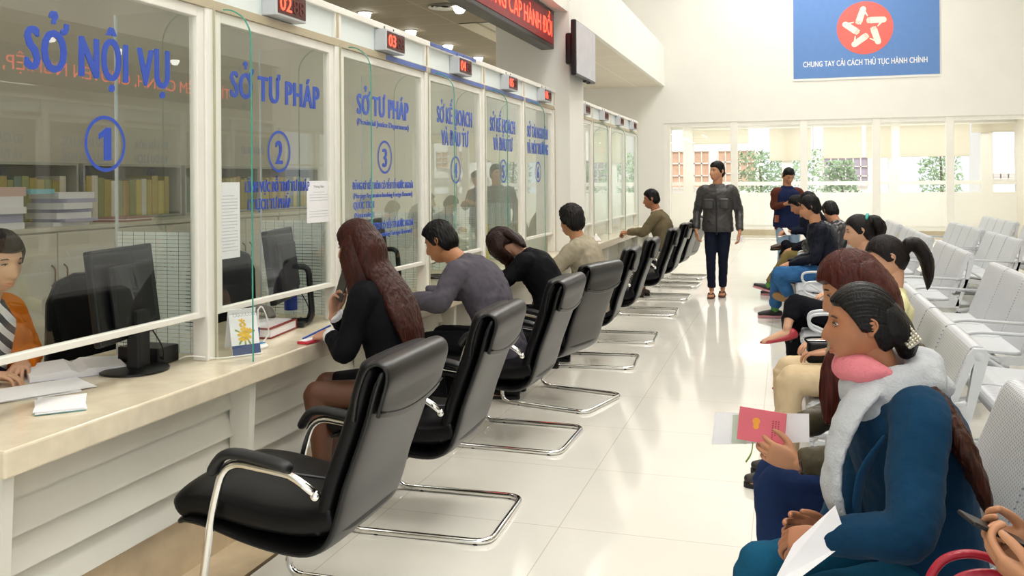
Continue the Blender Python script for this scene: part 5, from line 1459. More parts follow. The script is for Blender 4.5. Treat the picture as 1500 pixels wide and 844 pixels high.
# -- woman in the olive jacket with the pink booklet
p = Person('woman with long brown hair and olive jacket holding the pink booklet', (.42, 3.0, 0), 'c08a68', fem=True, size=.96)
p.sit((.40, 3.02, .53), 188, lean=12, curve=16, back=.50, head=(-10, 22), headoff=(-.04, 0, .165), knees=[(.46, .12, .56), (.44, -.10, .52)], ankles=[(.44, .12), (.40, -.10)])
p.arm('L', (.025, 2.722, .675), elbow=(.20, 2.72, .70), hd=(-1, .05, .30), pn=(.0, 1, .15), curl=(30, 40, 30), thumb=42)
p.arm('R', (.03, 3.05, .69), elbow=(.2, 3.2, .74), hd=(-1, -.4, 0), pn=(0, -.3, -1), curl=(30, 35, 25))
p.finish_body()
H = p.HM
p.hair('5a241a', dict(top=.022, side=.018, front=-.01, cover=.6, rough=.003, seed=5), extra=[
    ('long_hair', [H @ V((-.04, 0, .05)), H @ V((-.065, .0, -.02)), H @ V((-.06, 0, -.10)), V((.30, 2.96, .97)), V((.27, 2.95, .88))], [(.085, .06), (.098, .06), (.095, .055), (.085, .045), (.05, .025)], V((0, 1, 0)), .004),
    ('hair_lock', [H @ V((.01, .070, .03)), H @ V((.03, .088, -.05)), H @ V((.04, .088, -.13)), V((.15, 2.90, .93)), V((.13, 2.88, .83)), V((.12, 2.87, .76))], [(.03, .02), (.05, .026), (.05, .026), (.05, .026), (.042, .02), (.02, .01)], V((1, .3, 0)), .004)])
p.jacket(cloth('4b4433', 'olive_leather', rough=.45, bump=.2), add=.022, cuff=.92, sl=(.062, .055, .048, .044), amp=.012, freq=14)
p.trousers(M_jeans, r=(.090, .082, .068, .063, .055))
p.shoes(mat('dark_shoe_leather', '2a2320', rough=.4), M_darkm)
bm = B(); tube(bm, [V((.035, 2.722, .676)) + V((.15 * 0, cos(a) * .033, sin(a) * .030)) + V((.012 * sin(a * 6), 0, 0)) * .3 for a in [2 * pi * k / 28 for k in range(28)]], .0045, 6, closed=True)
child(p, 'bead_bracelet', bm, mat('brown_beads', '4c2c22', rough=.3))
bm = B(); limb(bm, [(.20, 3.10, 1.0), (.155, 3.06, .98), (.13, 3.05, .90), (.12, 3.05, .80)], [(.03, .02), (.045, .022), (.045, .02), (.03, .015)], side=V((0, 1, 0)), seg=16)
bm = fuse(bm, .007, 2); wrinkle(bm, .006, 25, 2); child(p, 'striped_scarf', bm, mat('tan_striped_knit', '8f7f62', rough=.9, var=.45, vscale=30, stretch=(1, 6, .5)))
t = thing('identity_booklet', 'pink booklet with a gold seal in the hand of the olive jacketed woman', 'booklet', (-.075, 2.752, .765), radians(-6))
Mb = Matrix.Rotation(radians(-12), 4, 'X') @ Matrix.Rotation(radians(4), 4, 'Y')
bm = B(); box(bm, (-.068, -.004, -.048), (.068, -.001, .048), bev=.001, M=Mb); box(bm, (-.068, .001, -.048), (.068, .004, .048), bev=.001, M=Mb); link('cover', bm, mat('pink_booklet_cover', 'dd6b78', rough=.6), t)
bm = B(); box(bm, (-.064, -.001, -.045), (.066, .001, .045), M=Mb); link('pages', bm, M_paper, t)
bm = B(); prism(bm, [(-.016 + .011 * cos(2 * pi * k / 20), .012 + .011 * sin(2 * pi * k / 20)) for k in range(20)], 1, -.0046, -.004, M=Mb)
prism(bm, [(-.016 + .011 * (1 if k % 2 else .6) * cos(2 * pi * k / 20), -.002 + .009 * sin(2 * pi * k / 20)) for k in range(20)], 1, -.0047, -.004, M=Mb); link('gold_seal', bm, mat('gold_seal', 'f0a030', rough=.4), t)
bm = B()
for k in range(3):
    for j in range(9 - 2 * k): box(bm, (.030 + k * .008, -.0045, .022 - j * .0065 - .004), (.034 + k * .008, -.004, .022 - j * .0065), M=Mb)
link('printed_lines', bm, mat('dark_pink_print', 'a83a4c', rough=.6), t)
quad_sheet('paper_sheet', 'white folded papers held behind the pink booklet', 'paper', [(-.225, 2.80, .685), (.06, 2.80, .715), (.06, 2.82, .795), (-.215, 2.82, .78)], M_paper, .003)
quad_sheet('paper_sheet', 'small greenish slip sticking out beside the pink booklet', 'paper', [(-.165, 2.782, .70), (-.12, 2.782, .70), (-.12, 2.785, .79), (-.16, 2.785, .785)], mat('greenish_slip', 'c8d6c4', rough=.7), .001)
bm = B(); tube(bm, catmull([(-.10, 2.735, .72), (-.105, 2.725, .69), (-.12, 2.72, .665)], 4), [.002] * 5 + [.003] * 4, 6); tag(link('leaf_sprig', bm, mat('sprig_green', '7f9a4a', rough=.6)), 'thin green stem held under the pink booklet', 'stem')

# -- woman with the ponytail, beige trousers
p = Person('woman with a looped ponytail, pale yellow top and beige trousers', (.40, 4.72, 0), 'c8977a', fem=True, size=.93)
p.sit((.36, 4.70, .52), 184, lean=-18, curve=4, back=.47, head=(0, 18), headoff=(.0, 0, .165), knees=[(.36, .17, .53), (.36, -.06, .53)], ankles=[(.40, .16), (.36, -.06)])
p.arm('L', (.18, 4.58, .66), elbow=(.44, 4.52, .68), hand=True, pn=(0, .3, -1)); p.arm('R', (.17, 4.85, .66), elbow=(.44, 4.95, .68), pn=(0, 0, -1))
p.finish_body(); H = p.HM
p.hair('1d1110', dict(top=.014, side=.012, front=.0, cover=-.1, rough=.003, seed=8), extra=[
    ('ponytail', [H @ V((-.085, 0, .0)), H @ V((-.125, -.01, .04)), H @ V((-.165, -.02, .02)), H @ V((-.185, -.02, -.06)), H @ V((-.165, -.015, -.15)), H @ V((-.14, -.01, -.21))], [(.024, .022), (.04, .032), (.048, .036), (.048, .034), (.036, .024), (.008, .006)], V((0, 1, 0)), .004)])
p.jacket(cloth('ded9a8', 'pale_yellow', var=.03), add=.018, cuff=.9, seed=6); p.trousers(cloth('cdb795', 'beige_chino'), r=(.092, .086, .074, .068, .062), amp=.009)
p.shoes(mat('dark_shoe_leather', '2a2320', rough=.4), M_darkm)
t = thing('handbag', 'small black handbag on the lap of the woman in beige trousers', 'bag', (.155, 4.62, .60), radians(10))
bm = B(); prism(bm, [(-.07, 0), (.07, 0), (.06, .10), (-.06, .10)], 1, -.035, .035, bev=.012); link('bag_body', bm, M_leather, t, smooth=True, autosmooth=50)
bm = B(); tube(bm, catmull([(-.06, 0, .095), (-.075, -.02, .12), (0, -.04, .13), (.075, -.02, .12), (.06, 0, .095)], 5), .005, 8); link('strap', bm, M_leather, t)
bm = B(); cyl(bm, (-.06, 0, .103), (.06, 0, .103), .004, 8); link('zip', bm, M_chrome, t)

# -- woman with the bun, black trousers, red shoes
p = Person('woman with her hair in a bun, crossed black trouser legs and red shoes', (.42, 6.63, 0), 'd0a284', fem=True, size=.95)
p.sit((.40, 6.62, .53), 182, lean=-16, curve=6, back=.47, head=(-4, 10), headoff=(-.01, -.02, .165), knees=[(.36, .08, .63), (.38, -.02, .52)], ankles=[(.41, .18, .47), (.34, .02)])
p.J['toL'] = V((-.96, -.1, -.22)); p.footdn = {'L': V((-.22, .0, -.97)).normalized()}
p.arm('L', (.56, 6.50, .93), elbow=(.43, 6.44, .74), hd=(.2, .3, 1), pn=(.1, 1, 0), curl=(50, 60, 30)); p.arm('R', (.3, 6.75, .68), elbow=(.5, 6.85, .7), pn=(0, 0, -1))
p.finish_body(); H = p.HM
p.hair('17100e', dict(top=.014, side=.012, front=.0, cover=0, rough=.003, seed=2), extra=[('hair_bun', [H @ V((-.06, 0, .06)), H @ V((-.11, -.01, .055)), H @ V((-.135, -.01, .0)), H @ V((-.12, 0, -.05))], [(.04, .04), (.06, .05), (.062, .05), (.03, .025)], V((0, 1, 0)), .006)])
bm = B(); limb(bm, [H @ V((-.055, -.05, .085)), H @ V((-.075, 0, .115)), H @ V((-.06, .05, .09))], [.009, .012, .009]); child(p, 'hair_tie', bm, mat('turquoise_tie', '3fa39a', rough=.5))
p.jacket(cloth('a89c7e', 'beige_cardigan'), add=.02, cuff=.9, seed=7); p.trousers(cloth('14141a', 'black_trousers'), r=(.094, .086, .070, .060, .056), hem=.62)
for n in 'LR':
    A = p.J['an' + n]; f = V(p.J['to' + n]).normalized(); dn = p.J['fd' + n]; sd = p.J['fs' + n]; bm = B()
    limb(bm, [A - f * .055 + dn * .045, A - f * .02 + dn * .062, A + f * .06 + dn * .066, A + f * .12 + dn * .066, A + f * .165 + dn * .068], [(.032, .040), (.038, .028), (.043, .022), (.040, .020), (.008, .008)], side=sd, seg=16)
    bm = fuse(bm, .005, 1); sh = p.put('shoe', bm, mat('red_leather_shoe', 'a8303a', rough=.35))
    bm = B(); limb(bm, [A - f * .045 + dn * .06, A - f * .050 + dn * .11], [.016, .007], rnd=False); p.put('heel', bm, M_darkm, sh)

# -- young man in blue jeans
SH_B = mat('black_sneaker', '1b1a1e', rough=.5); SOLE_P = mat('pink_red_sole', 'c98d98', rough=.6); SOLE_W = mat('white_sole', 'd8d4cc', rough=.6)
def sock(p, n, h):
    A, K = p.J['an' + n], p.J['kn' + n]; bm = B(); limb(bm, [A.lerp(K, -.06), A.lerp(K, .12)], [.041, .043]); p.put('sock', bm, mat('green_sock', h, rough=.8))
p = Person('young man in a dark jacket and bright blue jeans, arms resting on his knees', (.40, 9.8, 0), 'c08a68')
p.sit((.38, 9.79, .53), 190, lean=6, curve=14, back=.50, head=(-20, 12), headoff=(-.035, 0, .17), knees=[(.50, .16, .52), (.46, -.10, .48)], ankles=[(.36, .02, .27), (.46, -.32, .09)])
p.J['toL'] = V((-.55, .35, .1)); p.footdn = {'L': V((-.3, -.85, -.2)).normalized()}
p.arm('L', (.03, 9.70, .60), elbow=(.27, 9.55, .70), pn=(0, 0, -1), curl=(20, 25, 20), voxel=.005); p.arm('R', (.02, 9.92, .60), elbow=(.28, 10.02, .7), pn=(0, 0, -1), voxel=.005)
p.finish_body(voxel=.011); p.hair('100d0c', dict(top=.022, side=.013, front=.0, rough=.006, seed=4))
p.jacket(cloth('171a26', 'navy_jacket', rough=.55), add=.03, amp=.014, freq=12, seed=8)
p.trousers(cloth('33608f', 'bright_denim', var=.25), r=(.095, .088, .078, .070, .066), amp=.011, hem=.86)
sock(p, 'R', '4c8a3a'); sock(p, 'L', '4c8a3a'); p.shoes(SH_B, SOLE_P, which='R'); p.shoes(mat('tan_worn_shoe', '7a5c3c', rough=.7), mat('tan_rubber_sole', '8d6c42', rough=.7), which='L')
# -- khaki trousers
p = Person('young man in khaki trousers and pink soled sneakers, mostly behind the others', (.42, 11.88, 0), 'c08a68')
p.sit((.42, 11.88, .53), 186, lean=4, curve=12, back=.52, head=(-40, 5), knees=[(.42, .14, .52), (.42, -.1, .50)], ankles=[(.66, .16, .17), (.56, -.12, .09)])
p.J['toL'] = V((-.9, 0, .25)); p.footdn = {'L': V((-.25, 0, -.95)).normalized()}
p.arm('L', (.06, 11.75, .60), elbow=(.28, 11.66, .70), pn=(0, 0, -1), voxel=.005); p.arm('R', (.06, 12.0, .60), elbow=(.3, 12.12, .7), pn=(0, 0, -1), voxel=.005)
p.finish_body(voxel=.012); p.hair('100d0c', dict(top=.02, side=.012, rough=.006, seed=6)); p.jacket(cloth('15151b', 'black_jacket'), add=.025, amp=.012, seed=9)
p.trousers(cloth('75663f', 'khaki'), r=(.095, .088, .076, .070, .064), amp=.01); sock(p, 'L', '4c8a3a'); p.shoes(SH_B, SOLE_P)
# -- young man writing on his lap
p = Person('young man bent over a pad on his crossed leg, writing', (.40, 12.5, 0), 'c08a68')
p.sit((.40, 12.46, .53), 188, lean=14, curve=18, back=.50, head=(-10, 30), headoff=(-.07, 0, .15), knees=[(.42, .18, .60), (.42, -.08, .50)], ankles=[(.40, -.16, .64), (.44, -.08)])
p.J['anL'] = V((-.03, 12.28, .66)); p.J['toL'] = V((-.9, -.3, -.1)); p.footdn = {'L': V((-.1, .2, -.97)).normalized()}
p.arm('L', (.06, 12.34, .80), elbow=(.28, 12.24, .82), pn=(0, 0, -1), voxel=.005); p.arm('R', (.02, 12.52, .80), elbow=(.26, 12.7, .82), pn=(0, 0, -1), voxel=.005)
p.finish_body(voxel=.012); p.hair('0f0d0d', dict(top=.022, side=.012, rough=.006, seed=7)); p.jacket(cloth('1b2133', 'blue_black_jacket'), add=.024, amp=.012, seed=10)
p.trousers(cloth('121217', 'black_trousers2'), r=(.092, .085, .074, .068, .06)); p.shoes(mat('brown_leather_shoe', '3c2419', rough=.35), M_darkm)
t = thing('note_pad', 'white note pad on the crossed leg of the writing young man', 'pad', (-.01, 12.40, .755), radians(10)); bm = B(); box(bm, (-.10, -.07, -.004), (.10, .07, .004), M=Matrix.Rotation(radians(-18), 4, 'Y')); link('pages', bm, M_paper, t); bm = B(); box(bm, (-.10, -.07, -.008), (.10, .07, -.004), M=Matrix.Rotation(radians(-18), 4, 'Y')); link('backing', bm, M_darkm, t)
t = thing('mobile_phone', 'white phone in the lowered hand of the writing young man', 'phone', (.0, 12.32, .80), radians(30)); bm = B(); box(bm, (-.035, -.07, -.004), (.035, .07, .004), bev=.003, M=Matrix.Rotation(radians(40), 4, 'X')); link('casing', bm, M_white, t)
# -- man in the leather jacket turned away
p = Person('man in a black leather jacket seated with his back to the camera', (.60, 10.95, 0), 'c08a68')
p.sit((.62, 10.95, .53), 118, lean=12, curve=22, back=.46, head=(-4, 30), headoff=(-.05, .05, .14), knees=[(.40, .10, .5), (.40, -.10, .5)], ankles=[(.42, .10), (.40, -.10)])
p.arm('L', (.22, 11.15, .66), pole=(-.5, -.5, -.4), pn=(0, 0, -1), voxel=.006); p.arm('R', (.62, 11.28, .66), pole=(1, -.6, -.2), pn=(0, 0, -1), voxel=.006)
p.finish_body(voxel=.012, face=False); p.hair('14100f', dict(top=.02, side=.013, rough=.006, seed=9))
p.jacket(mat('black_leather_jacket', '1c1b1d', rough=.3, bump=.3, bscale=40, spec=.6), add=.03, amp=.014, seed=12); p.trousers(M_blk); p.shoes(SH_B, SOLE_W)
# -- standing man in the vest
p = Person('man standing in a navy vest over a brown sweater, looking at a phone', (.0, 13.35, 0), 'c08a68')
p.stand((.0, 13.35), -62, lean=2, head=(-2, 28), h=1.64, feet=((.02, .10), (-.02, -.10)))
p.arm('R', (-.02, 13.08, 1.14), elbow=(-.17, 13.24, 1.10), hd=(.9, -.3, .1), pn=(0, .3, 1), curl=(30, 35, 30), voxel=.005); p.arm('L', (.20, 13.12, 1.12), elbow=(.24, 13.36, 1.08), hd=(-.6, -.4, .2), pn=(0, 0, 1), voxel=.005)
p.finish_body(voxel=.011); p.hair('0f0c0b', dict(top=.014, side=.007, rough=.003, seed=3))
p.jacket(cloth('5a3026', 'brown_sweater'), add=.012, sl=(.058, .052, .046, .040), name='sweater', seed=3); p.jacket(cloth('1e2748', 'navy_vest'), add=.034, name='vest', sleeves=False, low=-.06, seed=5, collar=.03)
p.trousers(cloth('8fa6bd', 'light_denim', var=.15), r=(.092, .084, .07, .064, .06)); p.shoes(mat('dark_shoe_leather', '2a2320', rough=.4), M_darkm)
bm = B(); box(bm, (-.035, -.02, -.05), (.035, .02, .05), bev=.008, M=Matrix.Translation((-.135, 13.19, .93)) @ Matrix.Rotation(radians(-62), 4, 'Z')); child(p, 'phone_pouch', bm, mat('orange_brown_pouch', '8c4a32', rough=.6))
t = thing('mobile_phone', 'phone held out by the standing man in the vest', 'phone', (.10, 13.03, 1.175), radians(20)); bm = B(); box(bm, (-.06, -.032, -.004), (.06, .032, .004), bev=.003); link('casing', bm, mat('red_phone_case', '9c3a34', rough=.5), t)
# -- walking man
p = Person('young man walking towards the camera in a dark quilted jacket and sandals', (-.85, 11.65, 0), 'c08a68')
p.stand((-.84, 11.66), 268, lean=1, head=(-42, -3), h=1.70, feet=((-.06, .05, .095), (.10, -.07, .09)))
p.arm('R', (-1.105, 11.58, .855), elbow=(-1.10, 11.72, 1.09), hd=(.05, -.15, -1), pn=(1, 0, 0), curl=(25, 30, 25), voxel=.004); p.arm('L', (-.565, 11.58, .84), elbow=(-.58, 11.72, 1.08), hd=(.05, -.15, -1), pn=(-1, 0, 0), curl=(25, 30, 25), voxel=.004)
p.finish_body(voxel=.009); p.hair('120e0d', dict(top=.018, side=.008, front=-.004, rough=.005, seed=12))
Mj = mat('charcoal_coated_jacket', '3a3838', rough=.42, bump=.35, bscale=45, spec=.5)
jk = p.jacket(Mj, add=.028, sl=(.064, .056, .050, .046), low=-.07, amp=.012, freq=14, cuff=.94, collar=.0, seed=14)
bm = B(); nd = (p.HM.translation - p.J['neck']).normalized()
limb(bm, [p.J['neck'] - nd * .045 + V((0, .02, 0)), p.J['neck'] + nd * .015 + V((0, .022, 0))], [(.098, .086), (.084, .078)], side=V((1, 0, 0)), seg=20, capscale=.2); bm = fuse(bm, .006, 2); child(p, 'collar', bm, cloth('171826', 'dark_navy_cord', bump=.6), parent=jk)
bm = B(); box(bm, (-.852, 11.487, .80), (-.838, 11.53, 1.30), bev=.004, M=Matrix()); child(p, 'zip', bm, M_darkm, parent=jk)
for s_ in (-1, 1):
    bm = B(); c = V((-.845 + s_ * .095, 11.505, 1.20)); box(bm, c + V((-.055, -.012, -.075)), c + V((.055, .02, .035)), bev=.012); box(bm, c + V((-.058, -.017, .02)), c + V((.058, .02, .048)), bev=.006); child(p, 'chest_pocket', bm, Mj, parent=jk)
bm = B(); box(bm, (-.79, 11.484, 1.245), (-.70, 11.489, 1.251)); child(p, 'pocket_trim', bm, M_steel, parent=jk)
p.trousers(cloth('181c2b', 'indigo_jeans'), r=(.088, .078, .062, .056, .052), hem=.90)
for n in 'LR':
    A = p.J['an' + n]; f = V(p.J['to' + n]).normalized(); dn = p.J['fd' + n]; sd = p.J['fs' + n]; bm = B()
    pts = [(-.07, .03), (-.03, .038), (.05, .036), (.11, .046), (.165, .036), (.185, .012)]; o = [(t_, w) for t_, w in pts] + [(t_, -w) for t_, w in reversed(pts)]
    v0 = [bm.verts.new(A + f * t_ + sd * w + dn * .070) for t_, w in o]; v1 = [bm.verts.new(A + f * t_ + sd * w + dn * .088) for t_, w in o]; bm.faces.new(v0); bm.faces.new(v1[::-1])
    for i in range(len(o)): bm.faces.new((v0[i], v0[(i + 1) % len(o)], v1[(i + 1) % len(o)], v1[i]))
    sh = p.put('sandal', bm, mat('brown_sandal', '5c3a26', rough=.6), smooth=False); bm = B()
    for w in (-1, 1): tube(bm, catmull([A + f * .125 + dn * .055, A + f * .085 + sd * w * .028 + dn * .022, A + f * .03 + sd * w * .045 + dn * .072], 4), .007, 6)
    p.put('strap', bm, mat('brown_sandal', '5c3a26'), sh)
quad_sheet('paper_sheet', 'crumpled white paper hanging from the hand of the walking man', 'paper', [(-.585, 11.54, .80), (-.515, 11.52, .78), (-.53, 11.52, .70), (-.60, 11.54, .72)], M_paper)

# -- woman on the phone at window two
p = Person('woman with very long brown hair on the phone, in a black suit', (-1.69, 3.74, 0), 'c8977a', fem=True, size=.98)
p.sit((-1.69, 3.72, .56), 186, lean=10, curve=14, back=.50, head=(-14, 8), headoff=(-.045, 0, .165), knees=[(.33, .16, .56), (.34, .02, .57)], ankles=[(.28, .16), (.30, .02)])
p.arm('L', (-2.0, 3.66, .80), elbow=(-1.84, 3.50, .76), hd=(-1, .3, -.1), pn=(.1, .4, -.9), curl=(35, 45, 35), thumb=20)
p.arm('R', (-2.03, 3.755, .885), elbow=(-2.0, 3.84, .80), hd=(.18, -.05, 1), pn=(.9, -.3, 0), curl=(35, 45, 30), thumb=15)
p.finish_body(); H = p.HM
p.hair('4a1f14', dict(top=.022, side=.018, front=-.008, cover=.5, rough=.003, seed=5), extra=[
    ('long_hair', [H @ V((-.03, .0, .06)), H @ V((-.065, .0, -.01)), H @ V((-.085, .0, -.10)), V((-1.685, 3.70, .98)), V((-1.622, 3.68, .88)), V((-1.588, 3.68, .77)), V((-1.59, 3.68, .68))], [(.085, .065), (.100, .068), (.108, .055), (.125, .055), (.125, .042), (.095, .028), (.035, .012)], V((0, 1, 0)), .005),
    ('hair_side', [H @ V((-.02, .070, .05)), H @ V((-.02, .088, -.03)), H @ V((-.045, .095, -.12)), V((-1.80, 3.61, .93)), V((-1.755, 3.60, .83)), V((-1.72, 3.61, .74))], [(.03, .02), (.055, .026), (.06, .028), (.055, .026), (.04, .02), (.012, .008)], V((1, .2, 0)), .004)], voxel=.005)
p.jacket(M_blk, add=.022, sl=(.060, .054, .047, .042), low=-.14, cuff=.84, collar=.0, amp=.007)
for n in 'LR':
    bm = B(); E, W = p.J['el' + n], p.J['wr' + n]; limb(bm, [E.lerp(W, .80), E.lerp(W, .95)], [.040, .036], capscale=.2)
    child(p, 'shirt_cuff', bm, M_paper)
bm = B(); P_ = p.J['pelvis']; limb(bm, [P_ + V((.03, 0, .06)), P_ + V((.0, 0, 0)), P_ + V((-.14, 0, -.005)), P_ + V((-.26, -.09, .0))], [(.150, .10), (.17, .115), (.155, .09), (.14, .075)], side=V((0, 1, 0)), seg=22, k=6, capscale=.3); bm = fuse(bm, .009, 2); child(p, 'skirt', bm, M_blk)
bm = B()
for n in 'LR':
    Hh, K, A = p.J['hip' + n], p.J['kn' + n], p.J['an' + n]
    limb(bm, [Hh.lerp(K, .4), K + (K - A).normalized() * .004], [.072, .054]); limb(bm, [K, K.lerp(A, .3) + V((.012, 0, 0)), K.lerp(A, .65), A], [.054, .055, .040, .034])
bm = fuse(bm, .008, 2); child(p, 'tights', bm, mat('brown_sheer_tights', '5f3a26', rough=.55))
p.shoes(M_leather, M_darkm)
t = thing('mobile_phone', 'dark phone held to the ear of the long haired woman', 'phone', (-1.975, 3.735, 1.015), 0); Mp = Matrix.Rotation(radians(18), 4, 'Y') @ Matrix.Rotation(radians(58), 4, 'Z')
bm = B(); box(bm, (-.005, -.034, -.07), (.005, .034, .07), bev=.004, M=Mp); link('casing', bm, mat('dark_grey_phone', '4a4844', rough=.3), t)
bm = B(); box(bm, (.005, -.030, -.062), (.0056, .030, .062), M=Mp); link('screen', bm, M_screen, t)
bm = B(); tube(bm, [(-2.14, 3.66, .775), (-2.02, 3.71, .835)], .0045, 8); tag(link('pen', bm, mat('blue_pen', '2a4fae', rough=.4)), 'blue pen in the writing hand of the phone woman', 'pen')

# -- man in the grey jacket
p = Person('man in a grey jacket leaning with both arms on the counter', (-1.64, 5.0, 0), 'b27a55')
p.sit((-1.62, 5.0, .55), 182, lean=18, curve=24, back=.52, head=(-8, 22), headoff=(-.115, 0, .125), knees=[(.40, .12, .55), (.40, -.12, .55)], ankles=[(.30, .14), (.3, -.14)])
p.arm('L', (-2.11, 4.80, .805), elbow=(-1.88, 4.70, .815), hd=(-1, .3, 0), pn=(0, .3, -1)); p.arm('R', (-2.12, 5.10, .805), elbow=(-1.92, 5.25, .815), pn=(0, 0, -1))
p.finish_body(); p.hair('15110f', dict(top=.018, side=.013, front=.002, rough=.008, seed=15))
p.jacket(cloth('55515a', 'grey_jacket', rough=.75), add=.030, sl=(.068, .062, .056, .050), low=-.10, amp=.012, freq=12, collar=.022, seed=16, shoulder=.078)
p.trousers(M_blk); p.shoes(M_leather, M_darkm)
# -- woman leaning on the counter
p = Person('woman in black slumped forward on the counter with brown hair falling over her face', (-1.62, 6.0, 0), 'c8977a', fem=True, size=.97)
p.sit((-1.55, 6.02, .55), 186, lean=18, curve=26, back=.50, head=(-15, 62), headoff=(-.12, -.02, .085), knees=[(.40, .10, .55), (.40, -.10, .55)], ankles=[(.30, .12), (.3, -.12)])
p.arm('L', (-2.02, 5.92, .81), elbow=(-1.84, 5.80, .815), pn=(0, 0, -1)); p.arm('R', (-2.04, 6.12, .81), elbow=(-1.86, 6.24, .815), pn=(0, 0, -1))
p.finish_body(); H = p.HM
p.hair('32170f', dict(top=.024, side=.020, front=-.01, cover=.6, rough=.005, seed=5), extra=[('long_hair', [H @ V((-.05, 0, .06)), H @ V((-.02, .075, .03)), H @ V((.04, .10, -.02)), V((-1.84, 5.93, .93)), V((-1.86, 5.92, .86))], [(.06, .05), (.07, .045), (.06, .035), (.05, .025), (.015, .01)], V((1, 0, 0)), .006), ('back_hair', [H @ V((-.06, 0, .04)), H @ V((-.085, .01, -.03)), H @ V((-.085, .02, -.10)), H @ V((-.075, .04, -.16))], [(.06, .04), (.07, .04), (.06, .03), (.03, .015)], V((0, 1, 0)), .005)])
p.jacket(M_blk, add=.022, cuff=.92, collar=.0); p.trousers(M_blk); p.shoes(M_leather, M_darkm)
# -- grey haired man
p = Person('man with thick dark greying hair and a beige jacket, seen from behind', (-1.52, 7.05, 0), 'b98562')
p.sit((-1.50, 7.05, .54), 178, lean=8, curve=14, back=.48, head=(-28, 4), headoff=(-.045, .0, .155), knees=[(.40, .12, .52), (.40, -.1, .52)], ankles=[(.32, .14), (.3, -.14)])
p.arm('L', (-2.0, 6.88, .80), elbow=(-1.80, 6.80, .76), pn=(0, 0, -1)); p.arm('R', (-2.02, 7.2, .80), elbow=(-1.84, 7.3, .78), pn=(0, 0, -1))
p.finish_body(voxel=.010); p.hair('241f1e', dict(top=.026, side=.020, front=.0, cover=.1, rough=.011, seed=21))
p.jacket(cloth('a39a86', 'beige_jacket'), add=.028, amp=.012, seed=18, collar=.03); p.trousers(cloth('6a5c48', 'brown_trousers')); p.shoes(M_leather, M_darkm)
# -- man at the far counter
p = Person('man in an olive jacket reaching over the far counter', (-1.48, 11.42, 0), 'a56f50')
p.sit((-1.47, 11.42, .55), 182, lean=8, curve=10, back=.54, head=(-2, 8), headoff=(-.045, 0, .165), knees=[(.40, .12, .53), (.40, -.1, .53)], ankles=[(.34, .14), (.3, -.14)])
p.arm('L', (-1.93, 11.28, .83), elbow=(-1.72, 11.20, .84), pn=(0, .5, -1), curl=(50, 50, 40), voxel=.005); p.arm('R', (-1.93, 11.5, .83), elbow=(-1.74, 11.62, .84), pn=(0, 0, -1), voxel=.005)
p.finish_body(voxel=.011); p.hair('14100f', dict(top=.018, side=.009, rough=.004, seed=22)); p.jacket(cloth('6b6049', 'olive_brown_jacket'), add=.028, amp=.012, seed=19, collar=.02)
bm = B(); nd = (p.HM.translation - p.J['neck']).normalized(); limb(bm, [p.J['neck'], p.J['neck'] + nd * .04], [(.070, .068), (.064, .062)], seg=16, capscale=.2); child(p, 'shirt_collar', bm, cloth('d9b8a8', 'pinkish_shirt'))
p.trousers(cloth('b5ab98', 'stone_trousers')); p.shoes(mat('brown_leather_shoe', '3c2419'), M_darkm)
# -- teller behind window one
p = Person('teller in an orange blazer and striped top behind window one', (-2.98, 2.67, 0), 'd0a284', fem=True, size=.97)
p.sit((-3.02, 2.67, .56), 8, lean=6, curve=10, back=.50, head=(-16, 14), headoff=(.03, .02, .165), knees=[(.22, .10, .55), (.22, -.10, .55)], ankles=[(.2, .1), (.2, -.1)])
p.arm('L', (-2.84, 2.76, .80), elbow=(-2.98, 2.93, .80), pn=(0, 0, -1)); p.arm('R', (-2.80, 2.54, .80), elbow=(-2.96, 2.42, .80), pn=(0, 0, -1))
p.finish_body(); H = p.HM
p.hair('1a1210', dict(top=.016, side=.014, front=-.004, cover=.3, rough=.003, seed=31), extra=[('long_hair', [H @ V((-.04, 0, .04)), H @ V((-.075, 0, -.04)), H @ V((-.075, 0, -.13))], [(.075, .05), (.085, .045), (.05, .025)], V((0, 1, 0)), .004)])
p.jacket(mat('navy_white_stripes', 'e8e6ea', rough=.8), add=.010, name='striped_top', sleeves=False, amp=.004, collar=0)
m_ = MATS['navy_white_stripes']; nt_ = m_.node_tree; wv = nt_.nodes.new('ShaderNodeTexWave'); wv.inputs['Scale'].default_value = 9; wv.inputs['Distortion'].default_value = .6; wv.bands_direction = 'DIAGONAL'
rp_ = nt_.nodes.new('ShaderNodeValToRGB'); rp_.color_ramp.interpolation = 'CONSTANT'; rp_.color_ramp.elements[0].color = hexc('1d2440') + (1,); rp_.color_ramp.elements[1].position = .5; rp_.color_ramp.elements[1].color = hexc('e8e6ea') + (1,)
tc_ = nt_.nodes.new('ShaderNodeTexCoord'); nt_.links.new(tc_.outputs['Object'], wv.inputs['Vector']); nt_.links.new(wv.outputs['Fac'], rp_.inputs['Fac']); nt_.links.new(rp_.outputs['Color'], nt_.nodes['Principled BSDF'].inputs['Base Color'])
